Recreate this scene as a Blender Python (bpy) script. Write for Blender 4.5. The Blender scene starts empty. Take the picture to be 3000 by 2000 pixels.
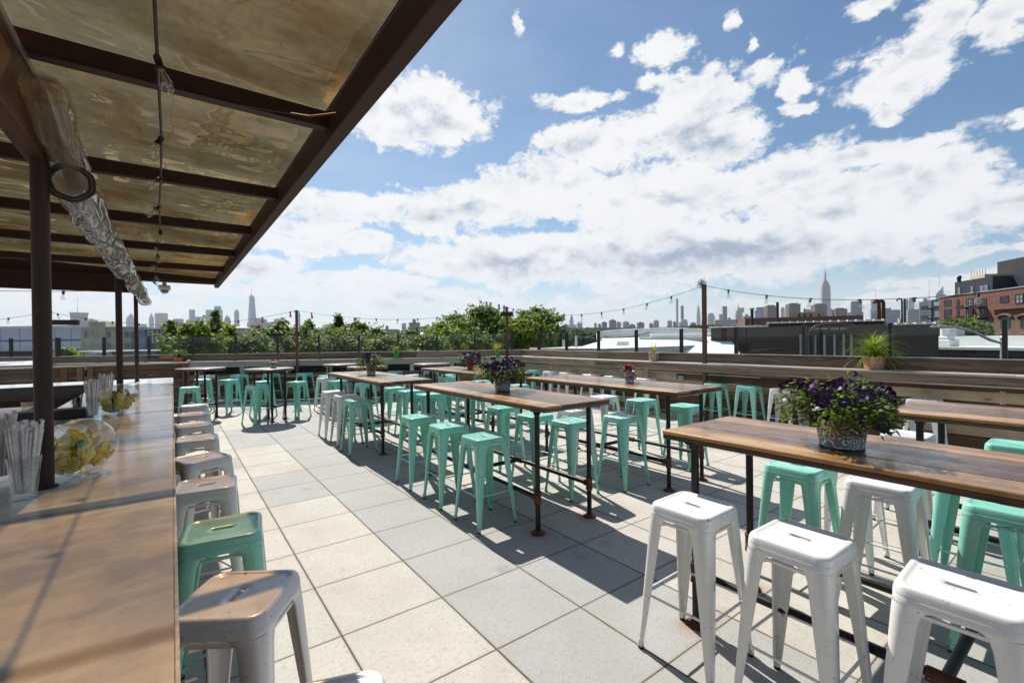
import bpy, math, random
from mathutils import Vector, Matrix
import mathutils
random.seed(7)
PI = math.pi
S = bpy.context.scene
COL = S.collection

# ------------------------------------------------------------------ camera
CAM = Vector((-0.7328, -1.9828, 1.6264))
YAW, PITCH, ROLL, FPX = 0.6384, -0.0056, -0.0115, 1341.8      # FPX: focal length for a 3000 px wide frame
fw = Vector((math.sin(YAW)*math.cos(PITCH), math.cos(YAW)*math.cos(PITCH), math.sin(PITCH)))
_r = Vector((math.cos(YAW), -math.sin(YAW), 0)); _u = _r.cross(fw)
rt = _r*math.cos(ROLL) + _u*math.sin(ROLL)
up = -_r*math.sin(ROLL) + _u*math.cos(ROLL)
cd = bpy.data.cameras.new("camera"); cam = bpy.data.objects.new("camera", cd); COL.objects.link(cam)
cam.matrix_world = Matrix(((rt.x, up.x, -fw.x, CAM.x), (rt.y, up.y, -fw.y, CAM.y), (rt.z, up.z, -fw.z, CAM.z), (0, 0, 0, 1)))
cd.sensor_width = 36; cd.lens = FPX/3000*36; cd.clip_start = 0.02; cd.clip_end = 30000
S.camera = cam

# ------------------------------------------------------------------ sun, exposure
SUN_AZ, SUN_EL = math.radians(9.8), math.radians(48.4)         # clockwise from +Y
sd = bpy.data.lights.new("sun", 'SUN'); sun = bpy.data.objects.new("sun", sd); COL.objects.link(sun)
sdir = Vector((math.sin(SUN_AZ)*math.cos(SUN_EL), math.cos(SUN_AZ)*math.cos(SUN_EL), math.sin(SUN_EL)))
sun.rotation_euler = sdir.to_track_quat('Z', 'Y').to_euler()
sun.location = (0, 0, 30)
sd.energy = 5.0; sd.angle = math.radians(0.55); sd.color = (1.0, 0.955, 0.88)
S.view_settings.view_transform = 'Standard'; S.view_settings.look = 'None'
S.view_settings.exposure = 0.42; S.view_settings.gamma = 1.0
S.cycles.max_bounces = 10; S.cycles.transparent_max_bounces = 24; S.cycles.volume_bounces = 0
S.cycles.caustics_reflective = False; S.cycles.caustics_refractive = False
S.cycles.sample_clamp_indirect = 6

# ------------------------------------------------------------------ world: physical sky with cumulus clouds by direction
W = bpy.data.worlds.new("World"); S.world = W; W.use_nodes = True
wt = W.node_tree; wt.nodes.clear()
def WN(t, **k):
    n = wt.nodes.new(t)
    for a, b in k.items(): setattr(n, a, b)
    return n
def wl(a, b): wt.links.new(a, b)
def wmath(op, a, b=None, c=None, clamp=False):
    n = WN('ShaderNodeMath', operation=op, use_clamp=clamp)
    for i, v in enumerate((a, b, c)):
        if v is None: continue
        if isinstance(v, (int, float)): n.inputs[i].default_value = v
        else: wl(v, n.inputs[i])
    return n.outputs[0]
sky = WN('ShaderNodeTexSky', sky_type='NISHITA'); sky.sun_disc = False
sky.sun_elevation = SUN_EL; sky.sun_rotation = SUN_AZ; sky.altitude = 20; sky.air_density = 1.0; sky.dust_density = 0.35; sky.ozone_density = 1.3
tc = WN('ShaderNodeTexCoord'); sep = WN('ShaderNodeSeparateXYZ'); wl(tc.outputs['Generated'], sep.inputs[0])
az = wmath('MULTIPLY', wmath('ARCTAN2', sep.outputs[0], sep.outputs[1]), 180/PI)
el = wmath('MULTIPLY', wmath('ARCSINE', sep.outputs[2]), 180/PI)
# clouds get flatter and denser towards the horizon, so stretch elevation there
azel = WN('ShaderNodeCombineXYZ'); wl(az, azel.inputs[0]); wl(el, azel.inputs[1])
def wnoise(vec, scale, detail, rough=0.55, sx=1, sy=1, off=0.0, dist=0.0):
    m = WN('ShaderNodeMapping'); m.inputs['Scale'].default_value = (sx, sy, 1); m.inputs['Location'].default_value = (off, off*0.7, off*1.3)
    wl(vec, m.inputs[0])
    n = WN('ShaderNodeTexNoise'); n.inputs['Scale'].default_value = scale; n.inputs['Detail'].default_value = detail
    n.inputs['Roughness'].default_value = rough; n.inputs['Distortion'].default_value = dist
    wl(m.outputs[0], n.inputs['Vector'])
    return n
dn = wnoise(azel.outputs[0], 0.07, 5, 0.6, 1, 1.5)
dv = WN('ShaderNodeVectorMath', operation='SUBTRACT'); wl(dn.outputs['Color'], dv.inputs[0]); dv.inputs[1].default_value = (.5, .5, .5)
ds = WN('ShaderNodeVectorMath', operation='MULTIPLY'); wl(dv.outputs[0], ds.inputs[0]); ds.inputs[1].default_value = (13, 7.5, 0)
pv = WN('ShaderNodeVectorMath', operation='ADD'); wl(azel.outputs[0], pv.inputs[0]); wl(ds.outputs[0], pv.inputs[1])
def px_dir(X, Y):
    d = (X-1500)/FPX*rt - (Y-1000)/FPX*up + fw
    d = d.normalized()
    return math.degrees(math.atan2(d.x, d.y)), math.degrees(math.asin(d.z))
def blob_field(blobs, vec):
    acc = None
    for (X, Y, rx, ry, st) in blobs:
        a0, e0 = px_dir(X, Y)
        a1 = px_dir(X+rx, Y)[0]; a2 = px_dir(X-rx, Y)[0]; e1 = px_dir(X, Y-ry)[1]
        ra = abs(a1-a2)/2*1.03; re = abs(e1-e0)*1.03
        m = WN('ShaderNodeMapping'); m.inputs['Scale'].default_value = (1/ra, 1/re, 0); m.inputs['Location'].default_value = (-a0/ra, -e0/re, 0)
        wl(vec, m.inputs[0])
        l = WN('ShaderNodeVectorMath', operation='LENGTH'); wl(m.outputs[0], l.inputs[0])
        v = wmath('MULTIPLY_ADD', l.outputs['Value'], -st, st)
        acc = v if acc is None else wmath('MAXIMUM', acc, v)
    return acc
CL = [(1230,330,190,100,1.0),(1080,270,120,70,.9),(1475,40,26,34,.55),(1690,292,115,46,.9),(2060,270,165,85,1),(2025,375,190,112,1),
      (1760,440,190,90,1),(1610,560,240,90,1),(1400,600,220,80,.95),(1290,640,130,60,.9),(1950,590,330,120,1),(2250,520,330,95,1),
      (2560,440,270,50,.95),(2700,500,190,80,.95),(2450,600,380,110,1),(2780,610,330,70,.95),(2100,740,700,110,1),(1500,760,420,70,.95),
      (980,610,210,55,.95),(1150,600,90,50,.8),(860,660,180,38,.8),(960,730,200,38,.75),(720,790,240,36,.75),(1060,705,90,24,.75),
      (850,850,330,36,.8),(1250,880,350,44,.85),(1620,905,300,40,.75),(300,880,300,40,.6),(1080,820,240,26,.75),
      (2660,190,170,95,1),(2560,240,90,50,.7),(2720,70,110,70,.75),(2540,35,62,34,.75),(2930,40,120,58,.75),(2960,80,90,40,.6),
      (2372,252,52,30,.8),(2342,306,44,24,.75),(1960,145,66,46,.7),(1850,150,34,26,.5),(2125,82,26,38,.55),(2212,136,16,28,.5),
      (2985,352,40,26,.7),(2590,310,55,22,.5),(2960,560,150,34,.8),(2640,880,160,26,.75),(2830,820,260,30,.85),(2240,905,180,22,.7),(2900,730,260,26,.6),
      (1940,230,60,26,.5),(2290,210,60,40,.4)]
GR = [(2080,410,120,70,1),(1640,450,130,60,.7),(2330,545,200,40,1),(2480,540,150,36,.9),(2050,780,620,95,1.2),(1560,790,330,50,.8),(2500,780,420,90,1.1),(2870,700,240,50,.8),
      (1160,300,90,40,.6),(900,640,150,20,.6),(1100,640,90,18,.5),(2250,860,420,30,.9),(1300,850,300,22,.5),(2300,430,120,30,.35),(1350,620,140,36,.5),(2700,220,90,40,.25),(2700,560,140,30,.4)]
fb = blob_field(CL, pv.outputs[0])
fn = wnoise(azel.outputs[0], 0.16, 12, 0.66, 1, 1.7, 3.0)
fn2 = wnoise(azel.outputs[0], 0.62, 8, 0.56, 1, 1.5, 9.0, 0.3)
fn3 = wnoise(azel.outputs[0], 2.6, 6, 0.6, 1, 1.4, 17.0)
nz = wmath('MULTIPLY_ADD', fn.outputs['Fac'], 1.3, wmath('MULTIPLY_ADD', fn2.outputs['Fac'], 1.05, wmath('MULTIPLY_ADD', fn3.outputs['Fac'], 0.28, -1.22)))
# the same noise a little higher up: tells which side of a billow faces the sun
sh_ = WN('ShaderNodeVectorMath', operation='ADD'); wl(azel.outputs[0], sh_.inputs[0]); sh_.inputs[1].default_value = (-.8, 1.5, 0)
ga = wnoise(sh_.outputs[0], 0.16, 5, 0.55, 1, 1.7, 3.0); g0 = wnoise(azel.outputs[0], 0.16, 5, 0.55, 1, 1.7, 3.0)
gb2 = wnoise(sh_.outputs[0], 0.5, 4, 0.5, 1, 1.5, 9.0); g02 = wnoise(azel.outputs[0], 0.5, 4, 0.5, 1, 1.5, 9.0)
relief = wmath('ADD', wmath('MULTIPLY', wmath('SUBTRACT', ga.outputs['Fac'], g0.outputs['Fac']), 3.2), wmath('MULTIPLY', wmath('SUBTRACT', gb2.outputs['Fac'], g02.outputs['Fac']), .8))
gen = wnoise(azel.outputs[0], 0.035, 9, 0.6, 1, 1.8, 21.0)
# elsewhere around the horizon (outside the picture) scattered clouds of the same kind
outside = wmath('MAXIMUM', wmath('GREATER_THAN', wmath('ABSOLUTE', wmath('ADD', az, -36.6)), 52), wmath('GREATER_THAN', el, 43))
gb = wmath('MULTIPLY', wmath('MULTIPLY_ADD', gen.outputs['Fac'], 4.0, -2.35), outside)
gb = wmath('ADD', gb, wmath('MULTIPLY_ADD', outside, 1.5, -1.5))
dens = wmath('MAXIMUM', fb, gb)
dens = wmath('ADD', dens, nz)
mr = WN('ShaderNodeMapRange', interpolation_type='SMOOTHSTEP'); wl(dens, mr.inputs[0]); mr.inputs[1].default_value = -0.10; mr.inputs[2].default_value = 0.34
# thin milky veil low over the horizon
low = WN('ShaderNodeMapRange', interpolation_type='SMOOTHSTEP'); wl(el, low.inputs[0]); low.inputs[1].default_value = 9; low.inputs[2].default_value = -1; 
low.inputs[3].default_value = 0; low.inputs[4].default_value = 0.72
leftm = WN('ShaderNodeMapRange', interpolation_type='SMOOTHSTEP'); wl(az, leftm.inputs[0]); leftm.inputs[1].default_value = 85; leftm.inputs[2].default_value = 0
leftm.inputs[3].default_value = 0.05; leftm.inputs[4].default_value = 0.42
dn3 = wnoise(azel.outputs[0], 0.09, 6, 0.55, 1, 2.2, 40)
veil = wmath('MULTIPLY', wmath('MULTIPLY_ADD', dn3.outputs['Fac'], 1.2, -0.1), leftm.outputs[0])
cover = wmath('MAXIMUM', mr.outputs[0], wmath('ADD', low.outputs[0], wmath('MULTIPLY', veil, 0.75)), None, True)
belowh = WN('ShaderNodeMapRange'); wl(el, belowh.inputs[0]); belowh.inputs[1].default_value = -3; belowh.inputs[2].default_value = -1
cover = wmath('MULTIPLY', cover, belowh.outputs[0])
gfb = blob_field(GR, pv.outputs[0])
gn = wnoise(azel.outputs[0], 0.10, 5, 0.5, 1, 1.9, 33.0)
thick = WN('ShaderNodeMapRange', interpolation_type='SMOOTHSTEP'); wl(dens, thick.inputs[0]); thick.inputs[1].default_value = 0.25; thick.inputs[2].default_value = 1.0
gg = wmath('MULTIPLY_ADD', gn.outputs['Fac'], 1.5, -0.70)
gsum = wmath('ADD', wmath('ADD', wmath('MAXIMUM', gfb, 0.0), gg), wmath('MULTIPLY', relief, 1.0))
gm = WN('ShaderNodeMapRange', interpolation_type='SMOOTHSTEP'); wl(gsum, gm.inputs[0]); gm.inputs[1].default_value = -0.15; gm.inputs[2].default_value = 1.0
grey = wmath('MULTIPLY', gm.outputs[0], wmath('MULTIPLY_ADD', thick.outputs[0], 0.9, 0.1))
cm = WN('ShaderNodeMix', data_type='RGBA'); wl(grey, cm.inputs[0]); cm.inputs[6].default_value = (0.90, 0.905, 0.91, 1); cm.inputs[7].default_value = (0.30, 0.375, 0.50, 1)
bg1 = WN('ShaderNodeBackground'); hs = WN('ShaderNodeHueSaturation'); hs.inputs['Saturation'].default_value = 1.22; wl(sky.outputs[0], hs.inputs['Color']); skm = WN('ShaderNodeMix', data_type='RGBA', blend_type='MULTIPLY'); skm.inputs[0].default_value = 1; wl(hs.outputs[0], skm.inputs[6]); skm.inputs[7].default_value = (.84, 1.02, 1.06, 1); wl(skm.outputs[2], bg1.inputs[0]); bg1.inputs[1].default_value = 0.070
bg2 = WN('ShaderNodeBackground'); wl(cm.outputs[2], bg2.inputs[0]); bg2.inputs[1].default_value = 0.78
mx = WN('ShaderNodeMixShader'); wl(cover, mx.inputs[0]); wl(bg1.outputs[0], mx.inputs[1]); wl(bg2.outputs[0], mx.inputs[2])
wo = WN('ShaderNodeOutputWorld'); wl(mx.outputs[0], wo.inputs[0])

# ------------------------------------------------------------------ measuring helpers (photo pixel column + distance -> place in the world)
def ray(X, Y): return (X-1500)/FPX*rt - (Y-1000)/FPX*up + fw
def at(X, D):
    d = ray(X, 1000); return Vector((CAM.x+d.x*D, CAM.y+d.y*D, 0))
def zat(P, Y):
    lo, hi = -60.0, 900.0
    for _ in range(50):
        m = (lo+hi)/2; q = Vector((P[0], P[1], m))-CAM
        y = 1000-FPX*q.dot(up)/q.dot(fw)
        if y > Y: lo = m
        else: hi = m
    return lo
GROUND = -7.5

# ------------------------------------------------------------------ object helpers
def link(o, parent=None):
    COL.objects.link(o)
    if parent is not None: o.parent = parent
    return o
def tag(o, label=None, cat=None, group=None, kind=None):
    if label: o['label'] = label
    if cat: o['category'] = cat
    if group: o['group'] = group
    if kind: o['kind'] = kind
    return o
def thing(name, label, cat, loc=(0, 0, 0), rz=0, group=None):
    o = bpy.data.objects.new(name, None); o.location = loc; o.rotation_euler = (0, 0, rz); o.empty_display_size = .2
    link(o); return tag(o, label, cat, group)
class MB:
    def __init__(s): s.v = []; s.f = []; s.sm = []
    def add(s, vs, fs, smooth=False):
        b = len(s.v); s.v += [tuple(v) for v in vs]; s.f += [tuple(b+i for i in f) for f in fs]; s.sm += [smooth]*len(fs); return s
    def box(s, x0, x1, y0, y1, z0, z1, bev=0.0, rz=0, c=None):
        if bev > 0:
            b = bev; vs = []
            for z, i in ((z0, b), (z0+b, 0), (z1-b, 0), (z1, b)):
                vs += [(x0+i, y0+b, z), (x0+b, y0+i, z), (x1-b, y0+i, z), (x1-i, y0+b, z), (x1-i, y1-b, z), (x1-b, y1-i, z), (x0+b, y1-i, z), (x0+i, y1-b, z)]
            fs = [tuple(range(7, -1, -1)), tuple(range(24, 32))]
            for k in range(3):
                for j in range(8):
                    fs.append((k*8+j, k*8+(j+1) % 8, (k+1)*8+(j+1) % 8, (k+1)*8+j))
        else:
            vs = [(x0, y0, z0), (x1, y0, z0), (x1, y1, z0), (x0, y1, z0), (x0, y0, z1), (x1, y0, z1), (x1, y1, z1), (x0, y1, z1)]
            fs = [(3, 2, 1, 0), (4, 5, 6, 7), (0, 1, 5, 4), (1, 2, 6, 5), (2, 3, 7, 6), (3, 0, 4, 7)]
        if rz:
            cx, cy = c if c else ((x0+x1)/2, (y0+y1)/2); ca, sa = math.cos(rz), math.sin(rz)
            vs = [(cx+(x-cx)*ca-(y-cy)*sa, cy+(x-cx)*sa+(y-cy)*ca, z) for x, y, z in vs]
        return s.add(vs, fs)
    def tube(s, p0, p1, r0, r1=None, n=10, caps=True):
        r1 = r0 if r1 is None else r1
        a, b = Vector(p0), Vector(p1); d = (b-a).normalized()
        q = d.orthogonal().normalized(); w = d.cross(q)
        vs = [a+(q*math.cos(2*PI*i/n)+w*math.sin(2*PI*i/n))*r0 for i in range(n)]+[b+(q*math.cos(2*PI*i/n)+w*math.sin(2*PI*i/n))*r1 for i in range(n)]
        s.add(vs, [(i, (i+1) % n, n+(i+1) % n, n+i) for i in range(n)], True)
        if caps: s.add(vs, [tuple(range(n-1, -1, -1)), tuple(range(n, 2*n))])
        return s
    def path(s, pts, r, n=8, caps=True):
        pts = [Vector(p) for p in pts]; rs = r if isinstance(r, (list, tuple)) else [r]*len(pts)
        vs = []; q = None
        for i, p in enumerate(pts):
            d = (pts[min(i+1, len(pts)-1)]-pts[max(i-1, 0)]).normalized()
            q = d.orthogonal().normalized() if q is None else (q-d*q.dot(d)).normalized()
            w = d.cross(q)
            vs += [p+(q*math.cos(2*PI*k/n)+w*math.sin(2*PI*k/n))*rs[i] for k in range(n)]
        fs = [(i*n+k, i*n+(k+1) % n, (i+1)*n+(k+1) % n, (i+1)*n+k) for i in range(len(pts)-1) for k in range(n)]
        s.add(vs, fs, True)
        if caps: s.add(vs, [tuple(range(n-1, -1, -1)), tuple((len(pts)-1)*n+k for k in range(n))])
        return s
    def lathe(s, prof, c=(0, 0, 0), n=24, cap0=False, cap1=False, smooth=True):
        vs = []
        for r, z in prof: vs += [(c[0]+r*math.cos(2*PI*k/n), c[1]+r*math.sin(2*PI*k/n), c[2]+z) for k in range(n)]
        fs = [(i*n+k, i*n+(k+1) % n, (i+1)*n+(k+1) % n, (i+1)*n+k) for i in range(len(prof)-1) for k in range(n)]
        s.add(vs, fs, smooth)
        if cap0: s.add(vs[:n], [tuple(range(n-1, -1, -1))])
        if cap1: s.add(vs[-n:], [tuple(range(n))])
        return s
    def prism(s, poly, z0, z1):
        n = len(poly); vs = [(x, y, z0) for x, y in poly]+[(x, y, z1) for x, y in poly]
        return s.add(vs, [tuple(range(n-1, -1, -1)), tuple(range(n, 2*n))]+[(i, (i+1) % n, n+(i+1) % n, n+i) for i in range(n)])
    def obj(s, name, mat, parent=None, loc=None):
        me = bpy.data.meshes.new(name); me.from_pydata(s.v, [], s.f); me.update()
        me.polygons.foreach_set('use_smooth', s.sm)
        me.materials.append(mat)
        o = bpy.data.objects.new(name, me)
        if loc: o.location = loc
        return link(o, parent)
def copy_tree(o, parent=None):
    c = o.copy(); link(c)
    if parent is not None: c.parent = parent
    for ch in kids.get(o.name, []): copy_tree(ch, c)
    return c
kids = {}
def index_kids():
    kids.clear()
    for o in bpy.data.objects:
        if o.parent is not None: kids.setdefault(o.parent.name, []).append(o)

# ------------------------------------------------------------------ materials
def mat_new(name):
    m = bpy.data.materials.new(name); m.use_nodes = True; t = m.node_tree; t.nodes.clear()
    out = t.nodes.new('ShaderNodeOutputMaterial'); return m, t, out
class NT:
    def __init__(s, t): s.t = t
    def n(s, ty, **k):
        o = s.t.nodes.new(ty)
        for a, b in k.items(): setattr(o, a, b)
        return o
    def l(s, a, b): s.t.links.new(a, b)
    def m(s, op, a, b=None, c=None, clamp=False):
        n = s.n('ShaderNodeMath', operation=op, use_clamp=clamp)
        for i, v in enumerate((a, b, c)):
            if v is None: continue
            if isinstance(v, (int, float)): n.inputs[i].default_value = v
            else: s.l(v, n.inputs[i])
        return n.outputs[0]
    def coords(s, scale=(1, 1, 1), kind='Object', rot=(0, 0, 0)):
        tc = s.n('ShaderNodeTexCoord'); mp = s.n('ShaderNodeMapping'); mp.inputs['Scale'].default_value = scale; mp.inputs['Rotation'].default_value = rot
        s.l(tc.outputs[kind], mp.inputs[0]); return mp.outputs[0]
    def noise(s, vec, scale=5, detail=4, rough=.55, dist=0):
        n = s.n('ShaderNodeTexNoise'); n.inputs['Scale'].default_value = scale; n.inputs['Detail'].default_value = detail; n.inputs['Roughness'].default_value = rough
        n.inputs['Distortion'].default_value = dist
        if vec is not None: s.l(vec, n.inputs['Vector'])
        return n.outputs['Fac']
    def ramp(s, fac, stops, interp='LINEAR'):
        r = s.n('ShaderNodeValToRGB'); r.color_ramp.interpolation = interp
        while len(r.color_ramp.elements) < len(stops): r.color_ramp.elements.new(0.5)
        for e, (p, c) in zip(r.color_ramp.elements, stops): e.position = p; e.color = (*c, 1)
        s.l(fac, r.inputs[0]); return r.outputs[0]
    def mix(s, fac, a, b, blend='MIX'):
        x = s.n('ShaderNodeMix', data_type='RGBA', blend_type=blend)
        for i, v in ((0, fac), (6, a), (7, b)):
            if isinstance(v, (int, float)): x.inputs[i].default_value = v
            elif isinstance(v, tuple): x.inputs[i].default_value = (*v, 1)
            else: s.l(v, x.inputs[i])
        return x.outputs[2]
    def bump(s, h, strength=.3, dist=.01):
        b = s.n('ShaderNodeBump'); b.inputs['Strength'].default_value = strength; b.inputs['Distance'].default_value = dist
        s.l(h, b.inputs['Height']); return b.outputs[0]
def principled(N, out, col, rough=.5, metal=0, normal=None, spec=.5, coat=0, coat_rough=.05, sheen=0):
    p = N.n('ShaderNodeBsdfPrincipled')
    for k, v in (('Base Color', col), ('Roughness', rough), ('Metallic', metal)):
        if isinstance(v, tuple): p.inputs[k].default_value = (*v, 1)
        elif isinstance(v, (int, float)): p.inputs[k].default_value = v
        else: N.l(v, p.inputs[k])
    p.inputs['Specular IOR Level'].default_value = spec; p.inputs['Coat Weight'].default_value = coat; p.inputs['Coat Roughness'].default_value = coat_rough
    if normal is not None: N.l(normal, p.inputs['Normal'])
    N.l(p.outputs[0], out.inputs[0]); return p
def M_plain(name, col, rough=.5, metal=0, var=.08, scale=6, spec=.5, coat=0, bump=0, bscale=60):
    m, t, out = mat_new(name); N = NT(t)
    f = N.noise(N.coords(), scale, 5)
    lo = tuple(c*(1-var*1.6) for c in col); hi = tuple(min(1, c*(1+var*1.2)) for c in col)
    c = N.ramp(f, [(.25, lo), (.75, hi)])
    nb = N.bump(N.noise(N.coords(), bscale, 3), bump, .004) if bump else None
    r = N.m('MULTIPLY_ADD', f, .16, rough-.08, True)
    principled(N, out, c, r, metal, nb, spec, coat); return m
def M_wood(name, a, b, c, scale=1.0, axis='x', rough=.8, dark=.0, knots=True, coat=0, coat_rough=.1, gl=None, island=.35, along=1.2, across=26):
    """planks: long grain streaks, knots, each board its own tone"""
    m, t, out = mat_new(name); N = NT(t)
    sc = {'x': (along, across, across), 'y': (across, along, across), 'z': (across, across, along)}[axis]
    v = N.coords(sc); g = N.n('ShaderNodeNewGeometry'); isl = g.outputs['Random Per Island']
    ad = N.n('ShaderNodeVectorMath', operation='ADD'); N.l(v, ad.inputs[0])
    cx = N.n('ShaderNodeCombineXYZ'); k = N.m('MULTIPLY', isl, 57.0); N.l(k, cx.inputs[0]); N.l(k, cx.inputs[1]); N.l(k, cx.inputs[2]); N.l(cx.outputs[0], ad.inputs[1])
    f = N.noise(ad.outputs[0], 1.0*scale, 8, .62, 1.2)
    f2 = N.noise(ad.outputs[0], .28*scale, 4, .5, .6)
    fac = N.m('ADD', N.m('MULTIPLY', f, .65), N.m('MULTIPLY', f2, .45))
    fac = N.m('ADD', fac, N.m('MULTIPLY_ADD', isl, island, -island/2))
    col = N.ramp(fac, [(.34, a), (.53, b), (.74, c)])
    if knots:
        vo = N.n('ShaderNodeTexVoronoi'); ks = {'x': (2.2, 7, 7), 'y': (7, 2.2, 7), 'z': (7, 7, 2.2)}[axis]
        N.l(N.coords(ks), vo.inputs['Vector']); vo.inputs['Scale'].default_value = .8
        kf = N.ramp(vo.outputs['Distance'], [(.03, (1, 1, 1)), (.11, (0, 0, 0))])
        col = N.mix(N.m('MULTIPLY', kf, .75), col, tuple(x*.35 for x in a))
    if dark:
        w = N.noise(N.coords((1.0, 1.0, 1.0)), 3.0, 5, .6)
        col = N.mix(N.ramp(w, [(.46, (0, 0, 0)), (.62, (dark, dark, dark))]), col, tuple(x*.45 for x in a))
    r = rough if gl is None else N.ramp(N.noise(N.coords(), 9, 6, .65), [(.3, (gl[0],)*3), (.7, (gl[1],)*3)])
    principled(N, out, col, r, 0, N.bump(f, .25 if not coat else .06, .003), .5, coat, coat_rough); return m
def M_metal_paint(name, col, rough=.28):
    m, t, out = mat_new(name); N = NT(t)
    f = N.noise(N.coords(), 14, 6, .6)
    c = N.ramp(f, [(.2, tuple(x*.965 for x in col)), (.7, col)])
    sc = N.noise(N.coords(), 95, 3, .7)
    c = N.mix(N.ramp(sc, [(.77, (0, 0, 0)), (.82, (.45, .45, .45))]), c, tuple(x*.55 for x in col))
    # wear: rust freckles where the feet scrape the floor and where shoes rub the foot rests; no two frames quite alike
    oi = N.n('ShaderNodeObjectInfo'); tcw = N.n('ShaderNodeTexCoord'); spw = N.n('ShaderNodeSeparateXYZ'); N.l(tcw.outputs['Object'], spw.inputs[0])
    sh_v = N.n('ShaderNodeVectorMath', operation='ADD'); N.l(tcw.outputs['Object'], sh_v.inputs[0]); cbx = N.n('ShaderNodeCombineXYZ'); N.l(N.m('MULTIPLY', oi.outputs['Random'], 40.0), cbx.inputs[0]); N.l(cbx.outputs[0], sh_v.inputs[1])
    nf = N.noise(sh_v.outputs[0], 48, 4, .7)
    zone = N.ramp(spw.outputs[2], [(.0, (.16, .16, .16)), (.09, (.05, .05, .05)), (.24, (.0, .0, .0)), (.28, (.07, .07, .07)), (.32, (.0, .0, .0)), (.72, (0, 0, 0)), (.76, (.02, .02, .02))])
    fr = N.ramp(N.m('ADD', nf, zone), [(.66, (0, 0, 0)), (.71, (.8, .8, .8))])
    c = N.mix(fr, c, (.16, .085, .045))
    c = N.mix(N.m('MULTIPLY', oi.outputs['Random'], .07), c, (.35, .34, .32))
    principled(N, out, c, N.m('MULTIPLY_ADD', f, .15, rough-.07), 0, N.bump(N.noise(N.coords(), 25, 2), .012, .002), .5, .35, .08); return m
def M_rust(name, a=(.075, .03, .018), b=(.13, .05, .025), rough=.7, metal=.2):
    m, t, out = mat_new(name); N = NT(t)
    f = N.noise(N.coords(), 9, 8, .65)
    c = N.ramp(f, [(.3, tuple(x*.55 for x in a)), (.5, a), (.72, b)])
    principled(N, out, c, N.m('MULTIPLY_ADD', f, .4, rough-.2), metal, N.bump(f, .3, .004)); return m
def M_thin_glass(name, tint=(.9, .97, .95), refl=1.0, rough=0.0, haze=0.0, hazecol=(.6, .65, .65), ior=1.5):
    m, t, out = mat_new(name); N = NT(t)
    tr = N.n('ShaderNodeBsdfTransparent'); tr.inputs[0].default_value = (*tint, 1)
    gl = N.n('ShaderNodeBsdfGlossy'); gl.inputs['Roughness'].default_value = rough; gl.inputs[0].default_value = (1, 1, 1, 1)
    fr = N.n('ShaderNodeFresnel'); fr.inputs[0].default_value = ior
    # same reflectance from both sides of the sheet
    ge = N.n('ShaderNodeNewGeometry'); dot = N.n('ShaderNodeVectorMath', operation='DOT_PRODUCT'); N.l(ge.outputs['Incoming'], dot.inputs[0]); N.l(ge.outputs['Normal'], dot.inputs[1])
    c = N.m('ABSOLUTE', dot.outputs['Value']); s1 = N.m('SUBTRACT', 1.0, c, None, True)
    sch = N.m('MULTIPLY_ADD', N.m('POWER', s1, 5.0), .92*refl, .05*refl, True)
    mx = N.n('ShaderNodeMixShader'); N.l(sch, mx.inputs[0]); N.l(tr.outputs[0], mx.inputs[1]); N.l(gl.outputs[0], mx.inputs[2])
    last = mx.outputs[0]
    if haze:
        df = N.n('ShaderNodeBsdfTranslucent'); df.inputs[0].default_value = (*hazecol, 1)
        d2 = N.n('ShaderNodeBsdfDiffuse'); d2.inputs[0].default_value = (*hazecol, 1)
        m1 = N.n('ShaderNodeMixShader'); m1.inputs[0].default_value = .5; N.l(df.outputs[0], m1.inputs[1]); N.l(d2.outputs[0], m1.inputs[2])
        m2 = N.n('ShaderNodeMixShader'); nf = N.noise(N.coords(), 8, 5, .6); N.l(N.m('MULTIPLY', nf, haze*2), m2.inputs[0]); N.l(last, m2.inputs[1]); N.l(m1.outputs[0], m2.inputs[2]); last = m2.outputs[0]
    N.l(last, out.inputs[0]); return m
def M_leaf(name, a, b, c=None, rough=.6, trans=.35):
    m, t, out = mat_new(name); N = NT(t)
    g = N.n('ShaderNodeNewGeometry')
    c = c or b
    big = N.noise(N.coords(), 1.1, 3)
    k = N.m('ADD', N.m('MULTIPLY', g.outputs['Random Per Island'], .6), N.m('MULTIPLY_ADD', big, .9, -.25))
    col = N.ramp(k, [(.1, a), (.5, b), (.9, c)])
    p = N.n('ShaderNodeBsdfPrincipled'); N.l(col, p.inputs['Base Color']); p.inputs['Roughness'].default_value = rough; p.inputs['Specular IOR Level'].default_value = .35
    tl = N.n('ShaderNodeBsdfTranslucent'); N.l(N.mix(1.0, col, (1.6, 1.7, .7), 'MULTIPLY'), tl.inputs[0])
    mx = N.n('ShaderNodeMixShader'); mx.inputs[0].default_value = trans; N.l(p.outputs[0], mx.inputs[1]); N.l(tl.outputs[0], mx.inputs[2]); N.l(mx.outputs[0], out.inputs[0]); return m
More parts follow.
